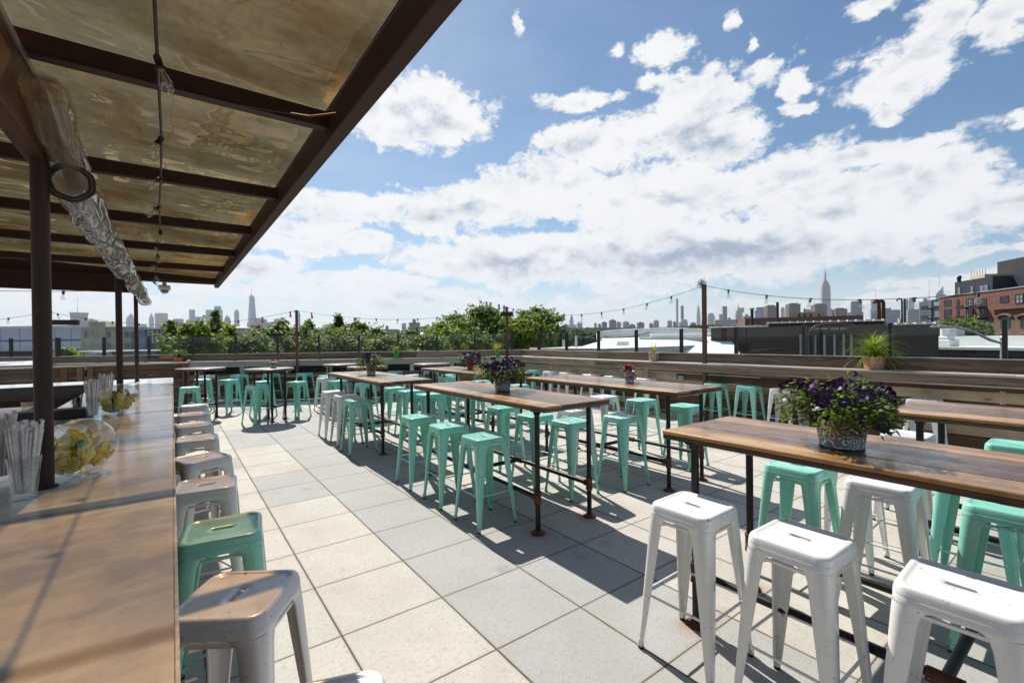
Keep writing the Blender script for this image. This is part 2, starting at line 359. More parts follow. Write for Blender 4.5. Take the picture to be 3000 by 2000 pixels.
def M_brick(name, a, b, mortar, sx=.22, sz=.075, dirt=0.0, dcol=(.02, .02, .02), speck=0.0):
    m, t, out = mat_new(name); N = NT(t)
    tc = N.n('ShaderNodeTexCoord'); sp = N.n('ShaderNodeSeparateXYZ'); N.l(tc.outputs['Object'], sp.inputs[0])
    cb = N.n('ShaderNodeCombineXYZ'); N.l(N.m('ADD', sp.outputs[0], sp.outputs[1]), cb.inputs[0]); N.l(sp.outputs[2], cb.inputs[1])
    br = N.n('ShaderNodeTexBrick'); N.l(cb.outputs[0], br.inputs[0]); br.inputs['Scale'].default_value = 1; br.inputs['Brick Width'].default_value = sx; br.inputs['Row Height'].default_value = sz
    br.inputs['Mortar Size'].default_value = .008; br.inputs['Color1'].default_value = (*a, 1); br.inputs['Color2'].default_value = (*b, 1); br.inputs['Mortar'].default_value = (*mortar, 1)
    col = br.outputs[0]
    f = N.noise(N.coords(), .8, 6, .6); col = N.mix(N.ramp(f, [(.35, (0, 0, 0)), (.7, (.45, .45, .45))]), col, tuple(x*.5 for x in a))
    if dirt:
        f3 = N.noise(N.coords((1, 1, 2.2)), .9, 9, .7); col = N.mix(N.ramp(f3, [(.40, (dirt,)*3), (.58, (dirt*.82,)*3), (.66, (dirt*.3,)*3)]), col, dcol)
    if speck:
        f4 = N.noise(N.coords((1, 1, 1.6)), 2.6, 1, .4); col = N.mix(N.ramp(f4, [(.70, (0, 0, 0)), (.735, (speck,)*3)]), col, (.6, .58, .56))
    principled(N, out, col, .85); return m
def M_facade(name, wall, glass, wx=6.5, wz=7.0, fx=.5, fz=.45, strip=False, rough=.6):
    """a distant tower's wall: regular grid of windows"""
    m, t, out = mat_new(name); N = NT(t)
    tc = N.n('ShaderNodeTexCoord'); sp = N.n('ShaderNodeSeparateXYZ'); N.l(tc.outputs['Object'], sp.inputs[0])
    ge = N.n('ShaderNodeNewGeometry')
    h = N.m('ADD', sp.outputs[0], sp.outputs[1]); z = sp.outputs[2]
    a = N.m('LESS_THAN', N.m('FRACT', N.m('DIVIDE', h, wx)), fx); b = N.m('LESS_THAN', N.m('FRACT', N.m('DIVIDE', z, wz)), fz)
    w = b if strip else N.m('MULTIPLY', a, b)
    sn = N.n('ShaderNodeSeparateXYZ'); N.l(ge.outputs['Normal'], sn.inputs[0]); w = N.m('MULTIPLY', w, N.m('LESS_THAN', sn.outputs[2], .5))
    f = N.noise(N.coords(), .02, 4)
    wc = N.mix(f, tuple(x*.82 for x in wall), tuple(min(1, x*1.12) for x in wall))
    col = N.mix(w, wc, glass)
    principled(N, out, col, N.m('MULTIPLY_ADD', w, -.35, rough)); return m

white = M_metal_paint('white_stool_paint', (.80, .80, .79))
greyw = M_metal_paint('white_stool_paint_grey', (.72, .71, .71))  # greyer white, for the stools along the bar counter
mint = M_metal_paint('mint_stool_paint', (.26, .67, .54))
rubber = M_plain('black_rubber', (.018, .018, .018), .6)
pipe = M_rust('dark_iron_pipe', (.022, .021, .022), (.045, .035, .03), .45, .55)
rustpipe = M_rust('rusty_fitting', (.10, .038, .02), (.19, .07, .03), .75, .1)
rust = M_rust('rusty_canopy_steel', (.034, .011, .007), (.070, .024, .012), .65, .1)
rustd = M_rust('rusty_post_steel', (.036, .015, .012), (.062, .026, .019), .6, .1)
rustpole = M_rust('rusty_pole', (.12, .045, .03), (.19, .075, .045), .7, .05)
black = M_plain('black_painted_metal', (.012, .011, .012), .5)
silver = M_plain('silver_metal', (.55, .56, .58), .35, .9, .1)
glassfence = M_thin_glass('fence_glass', (.955, .985, .975), .4, 0, .003, (.45, .52, .50))
clearglass = M_thin_glass('clear_glass', (.95, .97, .97), 1.6)

# ------------------------------------------------------------------ ground far below and the deck's paving
def struct(name, mb, mat):
    o = mb.obj(name, mat); o['kind'] = 'structure'; return o
m_, t_, o_ = mat_new('city_ground'); N = NT(t_)
principled(N, o_, N.ramp(N.noise(N.coords(), .01, 8), [(.3, (.05, .055, .05)), (.6, (.11, .11, .10))]), .9); cityground = m_
struct('ground', MB().add([(-9000, -9000, GROUND), (9000, -9000, GROUND), (9000, 9000, GROUND), (-9000, 9000, GROUND)], [(0, 1, 2, 3)]), cityground)

m_, t_, o_ = mat_new('concrete_pavers'); N = NT(t_)
tcn = N.n('ShaderNodeTexCoord'); sp = N.n('ShaderNodeSeparateXYZ')
wob = N.noise(N.coords(), 2.2, 3); 
N.l(tcn.outputs['Object'], sp.inputs[0])
jit = N.m('MULTIPLY_ADD', wob, .006, -.003)
U = N.m('DIVIDE', N.m('ADD', sp.outputs[0], jit), .616); V = N.m('DIVIDE', N.m('ADD', sp.outputs[1], jit), .61)
def edge(x):
    f = N.m('FRACT', x); return N.m('MINIMUM', f, N.m('SUBTRACT', 1.0, f))
eu, ev = edge(U), edge(V)
cid = N.n('ShaderNodeCombineXYZ'); N.l(N.m('FLOOR', U), cid.inputs[0]); N.l(N.m('FLOOR', V), cid.inputs[1])
wn = N.n('ShaderNodeTexWhiteNoise', noise_dimensions='3D'); N.l(cid.outputs[0], wn.inputs['Vector'])
fu, fv = N.m('FLOOR', U), N.m('FLOOR', V)
band = N.m('MULTIPLY', N.m('GREATER_THAN', U, 1.0), N.m('LESS_THAN', U, 3.0))
rowb = N.m('MULTIPLY', N.m('LESS_THAN', V, -2.0), N.m('GREATER_THAN', U, 1.0))
rnd = N.m('MULTIPLY', N.m('GREATER_THAN', wn.outputs['Value'], .72), N.m('GREATER_THAN', V, 5.0))
isg = N.m('MAXIMUM', N.m('MAXIMUM', band, rowb), rnd)
agg = N.noise(N.coords(), 190, 2, .8); agg2 = N.noise(N.coords(), 38, 5, .7); big = N.noise(N.coords(), 1.3, 6, .6); mid = N.noise(N.coords(), 7, 6, .65)
tan = N.mix(mid, (.45, .400, .340), (.57, .520, .450)); gry = N.mix(mid, (.275, .280, .270), (.355, .355, .340))
col = N.mix(isg, tan, gry)
col = N.mix(N.m('MULTIPLY', wn.outputs['Value'], .22), col, (.36, .34, .31))
col = N.mix(N.ramp(agg, [(.44, (0, 0, 0)), (.72, (.85, .85, .85))]), col, (.66, .65, .62))
col = N.mix(N.ramp(agg2, [(.30, (.55, .55, .55)), (.48, (0, 0, 0))]), col, (.22, .205, .18))
col = N.mix(N.ramp(big, [(.38, (.0, .0, .0)), (.62, (.32, .32, .32))]), col, (.30, .27, .23))
# rust rings and stains round the iron flanges of the tables
FL = []
def table_legs(x0, x1, y0, y1): return [(x0+.06, y0-.16+.32), (x1-.1, y0+.16), (x0+.06, y1-.17), (x1-.1, y1-.17)]
TABLES = {'near': (1.58, 2.34, -2.78, -.34), 'cut': (3.38, 4.24, -3.36, -.92), 'mid': (1.64, 2.41, .79, 3.25), 'pail': (3.27, 4.12, .68, 3.12), 'left': (1.43, 2.18, 3.82, 6.28), 'pink': (3.15, 3.95, 3.76, 6.24)}
LEGS = {'near': [(1.63, -.52), (2.25, -.52), (1.63, -2.6), (2.25, -2.6)], 'cut': [(3.5, -1.1), (4.12, -1.1), (3.5, -3.2), (4.12, -3.2)], 'mid': [(1.70, .96), (2.31, .96), (1.75, 3.08), (2.31, 3.08)],
        'pail': [(3.48, .93), (4.09, .92), (3.48, 2.9), (4.05, 2.9)], 'left': [(1.67, 4.38), (2.12, 4.38), (1.6, 6.12), (2.12, 6.12)], 'pink': [(3.28, 3.95), (3.84, 3.95), (3.28, 6.05), (3.84, 6.05)]}
stain = None
for (lx, ly) in [p for k in ('near', 'mid', 'pail', 'left') for p in LEGS[k]]:
    mp = N.n('ShaderNodeMapping'); mp.inputs['Location'].default_value = (-lx, -ly, 0); N.l(tcn.outputs['Object'], mp.inputs[0])
    ln = N.n('ShaderNodeVectorMath', operation='LENGTH'); N.l(mp.outputs[0], ln.inputs[0])
    d = N.m('MULTIPLY_ADD', mid, .09, N.m('SUBTRACT', ln.outputs['Value'], .045)); 
    stain = d if stain is None else N.m('MINIMUM', stain, d)
col = N.mix(N.ramp(stain, [(.05, (.75, .75, .75)), (.085, (.3, .3, .3)), (.15, (0, 0, 0))]), col, (.33, .12, .03))
jw = N.m('MULTIPLY_ADD', wob, .006, .0035)
g1 = N.m('LESS_THAN', eu, N.m('MULTIPLY_ADD', wob, .008, .0045)); g2 = N.m('LESS_THAN', ev, jw)
joint = N.m('MAXIMUM', g1, g2)
spl = N.n('ShaderNodeTexVoronoi'); spl.inputs['Scale'].default_value = 1.7; N.l(N.coords(), spl.inputs['Vector'])
col = N.mix(N.ramp(N.m('MULTIPLY_ADD', mid, .25, N.m('SUBTRACT', spl.outputs['Distance'], .12)), [(.06, (.35, .35, .35)), (.14, (0, 0, 0))]), col, (.22, .19, .15))
sh = N.n('ShaderNodeMapRange'); N.l(N.m('MINIMUM', eu, ev), sh.inputs[0]); sh.inputs[1].default_value = .004; sh.inputs[2].default_value = .03; sh.inputs[3].default_value = .45; sh.inputs[4].default_value = 0
col = N.mix(sh.outputs[0], col, (.27, .235, .19))
jc = N.mix(N.noise(N.coords(), 25, 4), (.035, .028, .02), (.17, .13, .09))
col = N.mix(joint, col, jc)
hgt = N.m('SUBTRACT', N.m('MULTIPLY', agg, .25), N.m('MULTIPLY', joint, 1.0))
principled(N, o_, col, .82, 0, N.bump(hgt, .6, .006), .35)
pavers = m_
KX, KY = 7.7, 8.89
deckpoly = [(-9, -9), (KX, -9), (KX, KY), (-9, KY+.56*(KX+9))]
struct('deck_paving', MB().prism(deckpoly, -.05, 0.0), pavers)
own = M_brick('own_building_brick', (.25, .12, .08), (.3, .15, .1), (.3, .28, .25))
ob = MB().prism([(-9.05, -9.05), (KX+.2, -9.05), (KX+.2, KY+.12), (-9.05, KY+.12+.56*(KX+9.15))], GROUND, -.06).obj('building_below', own)
tag(ob, 'brick building that carries the roof deck', 'building')

# ------------------------------------------------------------------ plank walls with ledge, and glass wind screens
wgrey = M_wood('weathered_planks', (.085, .058, .040), (.25, .178, .122), (.43, .34, .25), 1.0, 'x', .85)
wbrown = M_wood('weathered_siding', (.11, .062, .034), (.33, .205, .120), (.56, .43, .29), .9, 'x', .85, dark=.2, island=.7)
wledge = M_wood('pale_ledge_planks', (.24, .205, .165), (.40, .35, .29), (.52, .475, .40), 1.1, 'x', .8)  # paler plank tone for ledges, caps, brackets and battens
wgreen = M_wood('pale_green_grey_bench', (.19, .195, .165), (.30, .31, .265), (.38, .39, .33), 1.2, 'x', .8, island=.15)
def boards(mb, L, n0, n1, z0, z1, sgn, seed, blen=3.6, x0=0.0):
    r = random.Random(seed); x = x0-r.random()*blen*0
    first = True
    while x < L:
        e = min(L, x+(blen*(.35+r.random()*.6) if first else blen)); first = False
        j = r.uniform(-.002, .002)
        a, b = sorted((sgn*(n0+j), sgn*(n1+j))); mb.box(x+.0015, e-.0015, a, b, z0, z1, .003); x = e
def plank_wall(name, label, rz, L, sgn, back):
    t = thing(name, label, 'plank wall', (KX, KY, 0), rz)
    mb = MB(); boards(mb, L, 0, .03, 1.122, 1.283, sgn, 1); mb.obj('top_board', wgrey, t)
    mb = MB(); boards(mb, L, -.09, .045, 1.285, 1.302, sgn, 2); mb.obj('cap', wledge, t)
    mb = MB()
    for k in range(3): boards(mb, L, .031+.125*k, .031+.125*k+.119, 1.09, 1.118, sgn, 3+k)
    mb.obj('ledge', wledge, t)
    mb = MB(); boards(mb, L, .375, .402, .985 if not back else .955, 1.088, sgn, 8, 2.4 if back else 3.6); mb.obj('fascia', wgreen if back else wgrey, t)
    if not back:
        mb = MB(); boards(mb, L, .30, .392, .962, .983, sgn, 9); mb.obj('lip', wledge, t)
    mb = MB(); z = .012
    top = .955 if not back else .72
    while z < top-.02:
        boards(mb, L, .12, .145, z, min(z+.134, top), sgn, int(z*1000)+(77 if back else 0), 3.0); z += .148
    mb.obj('siding', wbrown, t)
    if back:
        mb = MB(); boards(mb, L, .12, .30, .722, .75, sgn, 40); boards(mb, L, .29, .315, .64, .72, sgn, 41); mb.obj('lower_rail', wgrey, t)
        k = .9
        while k < L-.3:
            a, b = sorted((sgn*.10, sgn*.36)); MB().box(k, k+.11, a, b, .751, .953, .003).obj('bracket', wledge, t); k += 1.13
        a, b = sorted((sgn*.0, sgn*.03)); MB().box(0, L, a, b, .755, 1.085).obj('back_panel', black, t)
    a, b = sorted((sgn*.09, sgn*.118)); MB().box(0, L, a, b, .01, .70).obj('gap_shade_sheet', black, t)  # black sheet put behind the siding so its gaps look shaded
    if not back:
        for k in (1.45, 4.55, 7.65, 10.75, 13.9):
            a, b = sorted((sgn*.146, sgn*.17)); MB().box(k, k+.13, a, b, .01, .955, .003).obj('batten', wledge, t)
    return t
back_rz = math.atan2(.56, -1.0)
plank_wall('plank_wall', 'weathered plank wall with pale bench ledge closing the deck behind the round tables', back_rz, 16.4, 1, True)
plank_wall('plank_wall', 'brown weathered plank wall with grey ledge running down the right side of the deck', -PI/2, 17.6, -1, False)
def glass_screen(name, label, rz, L, sgn, xs, thick):
    t = thing(name, label, 'glass fence', (KX, KY, 0), rz)
    xs = sorted(xs)
    for i, x in enumerate(xs):
        w = .045 if i not in thick else .085
        a, b = sorted((-sgn*.085, -sgn*.005)); 
        MB().box(x-w/2, x+w/2, a, b, 1.303, 1.80, .004).obj('post', black, t)
    e = xs+[xs[-1]+1.15]
    for a_, b_ in zip(e[:-1], e[1:]):
        c, d = sorted((-sgn*.05, -sgn*.04)); z1 = 1.785
        MB().box(a_+.03, b_-.03, c, d, 1.306, z1).obj('glass_panel', glassfence, t)
    return t
glass_screen('glass_fence', 'low glass wind screen on black posts on top of the rear plank wall', back_rz, 16.4, 1, [.30+1.108*k for k in range(15)], (0, 11))
glass_screen('glass_fence', 'low glass wind screen on black posts along the right plank wall', -PI/2, 17.6, -1, [.75+1.148*k for k in range(15)], (0,))
# warning plate on the rear wall
def text_mesh(body, size, extrude=.0006, font_scale=1):
    c = bpy.data.curves.new('lettering', 'FONT'); c.body = body; c.size = size; c.extrude = extrude; c.align_x = 'CENTER'; c.align_y = 'CENTER'
    o = bpy.data.objects.new('lettering', c); COL.objects.link(o)
    dg = bpy.context.evaluated_depsgraph_get(); me = bpy.data.meshes.new_from_object(o.evaluated_get(dg)); bpy.data.objects.remove(o); bpy.data.curves.remove(c); return me
def put_text(name, body, size, mat, parent, loc, rot):
    me = text_mesh(body, size); me.name = name; me.materials.clear(); me.materials.append(mat)
    o = bpy.data.objects.new(name, me); o.location = loc; o.rotation_euler = rot; return link(o, parent)
signred = M_plain('sign_red', (.42, .02, .03), .4); signwhite = M_plain('sign_white', (.8, .8, .8), .5)
t = thing('no_smoking_sign', 'small red no smoking plate on the top board of the rear plank wall', 'sign', (KX, KY, 0), back_rz)
MB().box(9.62, 9.98, .031, .036, 1.195, 1.275, .001).obj('plate', signred, t)
put_text('lettering', 'NO SMOKING', .052, signwhite, t, (9.80, .0385, 1.232), (PI/2, 0, PI))
m_box = M_plain('grey_box_plastic', (.35, .35, .34), .5)
t = thing('junction_box', 'small grey electrical box on the right plank wall beside the rusty pole', 'junction box', (7.55, 3.42, .80))
MB().box(-.05, -.003, -.06, .06, -.05, .05, .006).obj('box', m_box, t); MB().box(-.055, -.05, -.05, .05, -.042, .042, .001).obj('lid', m_box, t)

# ------------------------------------------------------------------ metal bar stools
def rr(hx, hy, r, n=12):
    pts = []
    for cx, cy, a0 in ((hx-r, hy-r, 0), (-hx+r, hy-r, PI/2), (-hx+r, -hy+r, PI), (hx-r, -hy+r, 3*PI/2)):
        for k in range(n): a = a0+PI/2*k/(n-1); pts.append((cx+r*math.cos(a), cy+r*math.sin(a)))
    return pts
def make_stool(mat, label):
    t = thing('bar_stool', label, 'bar stool')
    mb = MB()
    rings = [(.0120, .042, .0119, .752), (.0120, .042, .0119, .7575), (.0150, .045, .0149, .7605), (.040, .066, .03, .7605), (.128, .128, .040, .7615), (.134, .134, .042, .7625), (.138, .138, .043, .7655), (.147, .147, .045, .7665), (.1545, .1545, .047, .764), (.1585, .1585, .048, .758), (.1615, .1615, .049, .748), (.1634, .1634, .049, .7345), (.1636, .1636, .049, .7335), (.1615, .1615, .048, .7330), (.160, .160, .047, .7330)]
    vs = []; n = 48
    for hx, hy, r, z in rings: vs += [(x, y, z) for x, y in rr(hx, hy, r)]
    fs = [(i*n+k, i*n+(k+1) % n, (i+1)*n+(k+1) % n, (i+1)*n+k) for i in range(len(rings)-1) for k in range(n)]
    mb.add(vs, fs, True).obj('seat', mat, t)
    mb = MB(); vs = []
    for h, z in ((.1600, .7328), (.1624, .7322), (.1632, .7310), (.1640, .7045), (.1638, .7015), (.159, .701)): vs += [(x, y, z) for x, y in rr(h, h, .048)]
    fs = [(i*n+k, i*n+(k+1) % n, (i+1)*n+(k+1) % n, (i+1)*n+k) for i in range(5) for k in range(n)]
    mb.add(vs, fs, True).obj('apron', mat, t)
    legs = []
    for sx, sy in ((1, 1), (-1, 1), (-1, -1), (1, -1)):
        mb = MB(); vs = []; sec = None
        for z, w, r in ((.703, .116, .044), (.696, .098, .042), (.682, .087, .040), (.655, .080, .037), (.50, .069, .030), (.30, .053, .024), (.16, .042, .020), (.06, .033, .016), (.014, .027, .0128)):
            c = .1640+(.703-z)/(.703-.014)*.0415
            cc = c-r; p = [(c-w+.002, c-.012), (c-w, c-.004), (c-w+.004, c)]
            for k in range(7):
                a = PI/2-PI/2*k/6; p.append((cc+r*math.cos(a), cc+r*math.sin(a)))
            p += [(c, c-w+.004), (c-.004, c-w), (c-.012, c-w+.002)]
            # inner skin so the leg has thickness
            p += [(c-.010, c-w+.012), (c-.006, c-w+.03), (cc+r*.62, cc+r*.62), (c-w+.03, c-.006), (c-w+.012, c-.010)]
            m = len(p); vs += [(x*sx, y*sy, z) for x, y in p]
        fs = [(i*m+k, i*m+(k+1) % m, (i+1)*m+(k+1) % m, (i+1)*m+k) for i in range(8) for k in range(m)]
        if sx*sy > 0: fs = [tuple(reversed(f)) for f in fs]
        mb.add(vs, fs, True)
        # pressed rib near the foot
        c = .1640+.0415; 
        leg = mb.obj('leg', mat, t)
        q = c-.0135
        MB().lathe([(.0155, .016), (.0165, .034), (.014, .05)], (q*sx, q*sy, 0), 12, True, True).obj('foot', mat, leg)
        MB().lathe([(.013, .0), (.0155, .003), (.0155, .016)], (q*sx, q*sy, 0), 12, True, True).obj('foot_cap', rubber, leg)
    c = .1640+(.703-.295)/(.689)*.0415-.006
    for a, b in (((-c, -c), (c, -c)), ((c, -c), (c, c)), ((c, c), (-c, c)), ((-c, c), (-c, -c))):
        d = Vector((b[0]-a[0], b[1]-a[1], 0)).normalized()*.03; A = Vector((*a, .295)); B = Vector((*b, .295))
        MB().path([A+d, A+d*2.2, B-d*2.2, B-d], [.004, .0066, .0066, .004], 8).obj('footrest', mat, t)
    c = .150
    mb = MB()
    for s in (-1, 1): mb.box(-c, c, s*c-.006, s*c+.006, .675, .687); mb.box(s*c-.006, s*c+.006, -c+.007, c-.007, .6745, .6865)
    mb.tube((-c, -c, .66), (c, c, .66), .005); mb.tube((c, -c, .650), (-c, c, .650), .005)
    mb.obj('brace', mat, t)
    return t
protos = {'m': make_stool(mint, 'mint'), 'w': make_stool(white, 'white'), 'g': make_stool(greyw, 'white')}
index_kids(); used = {}
def stool(kind, x, y, rz, label, group):
    p = protos[kind]
    o = p if kind not in used else copy_tree(p)
    used[kind] = 1
    o.location = (x, y, 0); o.rotation_euler = (0, 0, math.radians(rz)); tag(o, label, 'bar stool', group)
ORD = ['nearest', 'second', 'third', 'farthest']
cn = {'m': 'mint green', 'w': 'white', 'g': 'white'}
def row(lst, desc, group, total=None, ords=None):
    """lst from the camera outwards: (kind, x, y, turn)"""
    for i, (k, x, y, a) in enumerate(lst):
        o = (ords or ORD)[i] if (i < len(lst)-1 or ords) else 'farthest'
        stool(k, x, y, a, '%s bar stool, %s %s' % (cn[k], o, desc), group)
G1 = 'metal bar stools pushed up to the long tables'
row([('w', 1.43, -1.64, 2), ('w', 1.43, -1.14, -1), ('w', 1.42, -.64, 1)], 'aisle side of the long table nearest the camera', G1)
row([('m', 2.64, -1.63, 0), ('w', 2.65, -1.11, 2), ('m', 2.63, -.66, -2)], 'wall side of the long table nearest the camera', G1)
row([('m', 1.50, 1.46, 1), ('m', 1.51, 2.13, -2), ('m', 1.51, 2.84, 0)], 'aisle side of the middle long table', G1)
row([('m', 2.63, 1.52, 0), ('m', 2.58, 2.06, 3), ('m', 2.66, 2.79, -1)], 'wall side of the middle long table', G1)
row([('m', 1.45, 4.76, 1), ('w', 1.48, 5.45, 0), ('w', 1.48, 6.17, 2)], 'aisle side of the far left long table', G1)
row([('m', 2.55, 4.70, 0), ('m', 2.52, 5.36, 1), ('m', 2.52, 6.02, -2)], 'wall side of the far left long table', G1)
row([('m', 3.27, 1.37, 0), ('w', 3.19, 2.04, -2)], 'near side of the long table with the handled pail', G1)
row([('m', 4.48, 1.38, 0), ('m', 4.51, 2.07, 1), ('w', 4.40, 2.66, -1)], 'wall side of the long table with the handled pail', G1)
row([('m', 3.05, 4.25, 2), ('m', 3.02, 5.0, 0), ('m', 3.04, 5.75, -1)], 'near side of the long table with the pink pot', G1)
row([('m', 4.48, 4.87, 0), ('m', 4.39, 5.50, 2), ('m', 4.42, 6.07, -1)], 'wall side of the long table with the pink pot', G1)
row([('m', 3.24, -1.42, 0), ('w', 3.24, -.74, 2)], 'near side of the long table cut by the right edge', G1)
row([('m', 4.54, -1.46, 0), ('w', 4.40, -.83, 0)], 'wall side of the long table cut by the right edge', G1)
G2 = 'metal bar stools lined up along the right plank wall'
WALLS = [('w', 7.28, -.36, 'behind the long table cut by the right edge'), ('w', 7.27, 1.38, 'behind the purple flowers of the nearest pail'), ('m', 7.30, 1.95, 'right one of the mint pair'),
         ('m', 7.28, 2.55, 'left one of the mint pair'), ('w', 7.30, 4.10, 'behind the handled pail'), ('m', 7.27, 4.98, 'lone mint between two white ones'),
         ('w', 7.27, 5.66, 'directly left of the lone mint one'), ('w', 7.27, 6.48, 'third from the far corner'), ('w', 7.24, 7.08, 'second from the far corner'), ('m', 7.18, 7.72, 'last one by the far corner')]
for i, (k, x, y, d) in enumerate(WALLS): stool(k, x, y, (-2, 1, 0, 2, -1)[i % 5], '%s bar stool by the right wall, %s' % (cn[k], d), G2)
G3 = 'metal bar stools around the small round tables'
RS = [('w', 0.03, 12.55, 40, 'white bar stool against the rear wall behind the leftmost round table'), ('m', -.17, 10.95, 5, 'mint green bar stool tucked behind the leftmost round table legs'), ('m', -.47, 8.85, 0, 'mint green bar stool half hidden behind the wooden fence post'),
      ('m', .30, 10.35, 30, 'mint green bar stool with sun glare on its seat beside the leftmost round table'), ('m', .70, 12.2, 25, 'mint green bar stool at the rear wall between two left round tables'), ('m', .62, 8.4, 30, 'mint green bar stool in front of the round table with the small red succulent'),
      ('m', .85, 9.30, 20, 'mint green bar stool behind the round table with the small red succulent'), ('m', 1.42, 11.9, 35, 'mint green bar stool at the rear wall behind the red succulent pot'), ('m', 1.40, 8.65, 40, 'mint green bar stool standing alone right of the round table with the succulent'),
      ('m', 2.18, 11.5, 30, 'mint green bar stool at the rear wall beside the slim rusty pole'), ('m', 2.86, 11.1, 30, 'mint green bar stool at the rear wall behind the third round table'), ('m', 2.37, 10.0, 10, 'mint green bar stool directly behind a white one left of the third round table'),
      ('w', 2.16, 9.28, 15, 'white bar stool at the third round table'), ('m', 2.14, 8.25, 20, 'mint green bar stool between the far left long table and the third round table'), ('m', 2.43, 7.35, 10, 'mint green bar stool at the far end of the far left long table'),
      ('m', 4.30, 10.35, 30, 'mint green bar stool at the rear wall above the far left long table end'), ('w', 4.05, 8.60, 10, 'white bar stool by the round table left of the pink pot table'), ('m', 5.12, 9.75, 15, 'mint green bar stool at the rear wall behind the pink pot table corner'),
      ('m', 4.40, 7.46, 5, 'mint green bar stool at the far end of the pink pot table'), ('m', 4.78, 8.05, 10, 'mint green bar stool just behind another at the far end of the pink pot table')]
for k, x, y, a, l in RS: stool(k, x, y, a, l, G3)
G4 = 'metal bar stools lined up along the bar counter'
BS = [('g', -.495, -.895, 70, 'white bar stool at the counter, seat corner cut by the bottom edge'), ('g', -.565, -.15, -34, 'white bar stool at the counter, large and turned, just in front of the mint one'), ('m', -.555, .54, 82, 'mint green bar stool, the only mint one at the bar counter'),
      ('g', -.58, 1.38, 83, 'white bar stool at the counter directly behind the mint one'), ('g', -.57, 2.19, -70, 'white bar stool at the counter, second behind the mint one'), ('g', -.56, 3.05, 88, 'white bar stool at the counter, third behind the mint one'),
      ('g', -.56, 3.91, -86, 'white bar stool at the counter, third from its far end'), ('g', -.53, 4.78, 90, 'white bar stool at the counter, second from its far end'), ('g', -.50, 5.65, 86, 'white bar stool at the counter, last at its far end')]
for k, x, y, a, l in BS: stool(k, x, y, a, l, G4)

# ------------------------------------------------------------------ long tables on iron pipe legs
ttop = M_wood('varnished_table_top', (.070, .026, .009), (.34, .160, .052), (.64, .375, .135), .55, 'y', .2, dark=.55, coat=.3, coat_rough=.16, gl=(.22, .5), island=.45, along=.9, across=13)
tedge = M_wood('dark_table_edge', (.018, .009, .005), (.055, .024, .010), (.16, .07, .025), .6, 'y', .35, coat=.6, coat_rough=.2, island=.2)
def pipe_leg(t, x, y, top):
    mb = MB().tube((x, y, .012), (x, y, top), .0215, n=14)
    leg = mb.obj('leg', pipe, t)
    MB().lathe([(.0, .0), (.058, .0), (.058, .008), (.032, .011), (.030, .03), (.0225, .031)], (x, y, .001), 20).obj('floor_flange', rustpipe, leg)
    MB().lathe([(.0225, -.055), (.031, -.055), (.031, -.038), (.0285, -.036), (.0285, .036), (.031, .038), (.031, .055), (.0225, .055)], (x, y, .30), 16).obj('tee_fitting', rustpipe, leg)
    MB().lathe([(.0225, -.035), (.030, -.034), (.032, -.008), (.055, -.006), (.055, 0), (0, 0)], (x, y, top), 20).obj('top_flange', pipe, leg)
def long_table(key, label):
    x0, x1, y0, y1 = TABLES[key]; r = random.Random(key)
    t = thing('long_table', label, 'table', ((x0+x1)/2, (y0+y1)/2, 0), 0, 'long varnished tables on iron pipe legs')
    cx, cy = t.location.x, t.location.y
    w = (x1-x0)/4; mb = MB()
    for k in range(4):
        a = x0+k*w-cx; mb.box(a+.0008, a+w-.0008, y0-cy+.0, y1-cy, 1.058+r.uniform(-.0006, .0006), 1.0795+r.uniform(-.0005, .0005), .0035)
    mb.obj('tabletop', ttop, t)
    MB().box(x0-cx+.002, x1-cx-.002, y0-cy+.002, y1-cy-.002, 1.030, 1.0572, .004).obj('edge_board', tedge, t)
    L = [(a-cx, b-cy) for a, b in LEGS[key]]
    for a, b in L: pipe_leg(t, a, b, 1.0295)
    for i, j in ((0, 2), (1, 3)):
        A, B = Vector((*L[i], .30)), Vector((*L[j], .30)); d = (B-A).normalized(); M = (A+B)/2
        mb = MB(); mb.tube(A+d*.03, M-d*.045, .0205, n=12, caps=False); mb.tube(M+d*.045, B-d*.03, .0205, n=12, caps=False)
        rl = mb.obj('rail', pipe, t)
        [MB().tube(M+d*a_, M+d*b_, .029, n=14).obj('rail_fitting', rustpipe, rl) for a_, b_ in ((-.055, .055),)]; MB().tube(A+d*.022, A+d*.055, .028, n=14).obj('rail_fitting', rustpipe, rl); MB().tube(B-d*.055, B-d*.022, .028, n=14).obj('rail_fitting', rustpipe, rl)
    M0 = (Vector((*L[0], .3))+Vector((*L[2], .3)))/2; M1 = (Vector((*L[1], .3))+Vector((*L[3], .3)))/2; d = (M1-M0).normalized()
    MB().tube(M0+d*.02, M1-d*.02, .0205, n=12).obj('cross_pipe', pipe, t)
    return t
long_table('near', 'long varnished wooden table closest to the camera, with the big embossed flower pail')
long_table('cut', 'long varnished wooden table cut by the right edge of the photo')
long_table('mid', 'long varnished wooden table in the middle of the deck with a patterned flower pail')
long_table('pail', 'long varnished wooden table carrying the small pail with a handle')
long_table('left', 'far left long varnished wooden table with a plain grey pail of flowers')
long_table('pink', 'far long varnished wooden table carrying the pink flower pot')
rtop = M_wood('round_table_top', (.05, .03, .02), (.16, .085, .045), (.32, .19, .10), .6, 'x', .3, coat=.5, coat_rough=.2, gl=(.25, .5), island=.2)
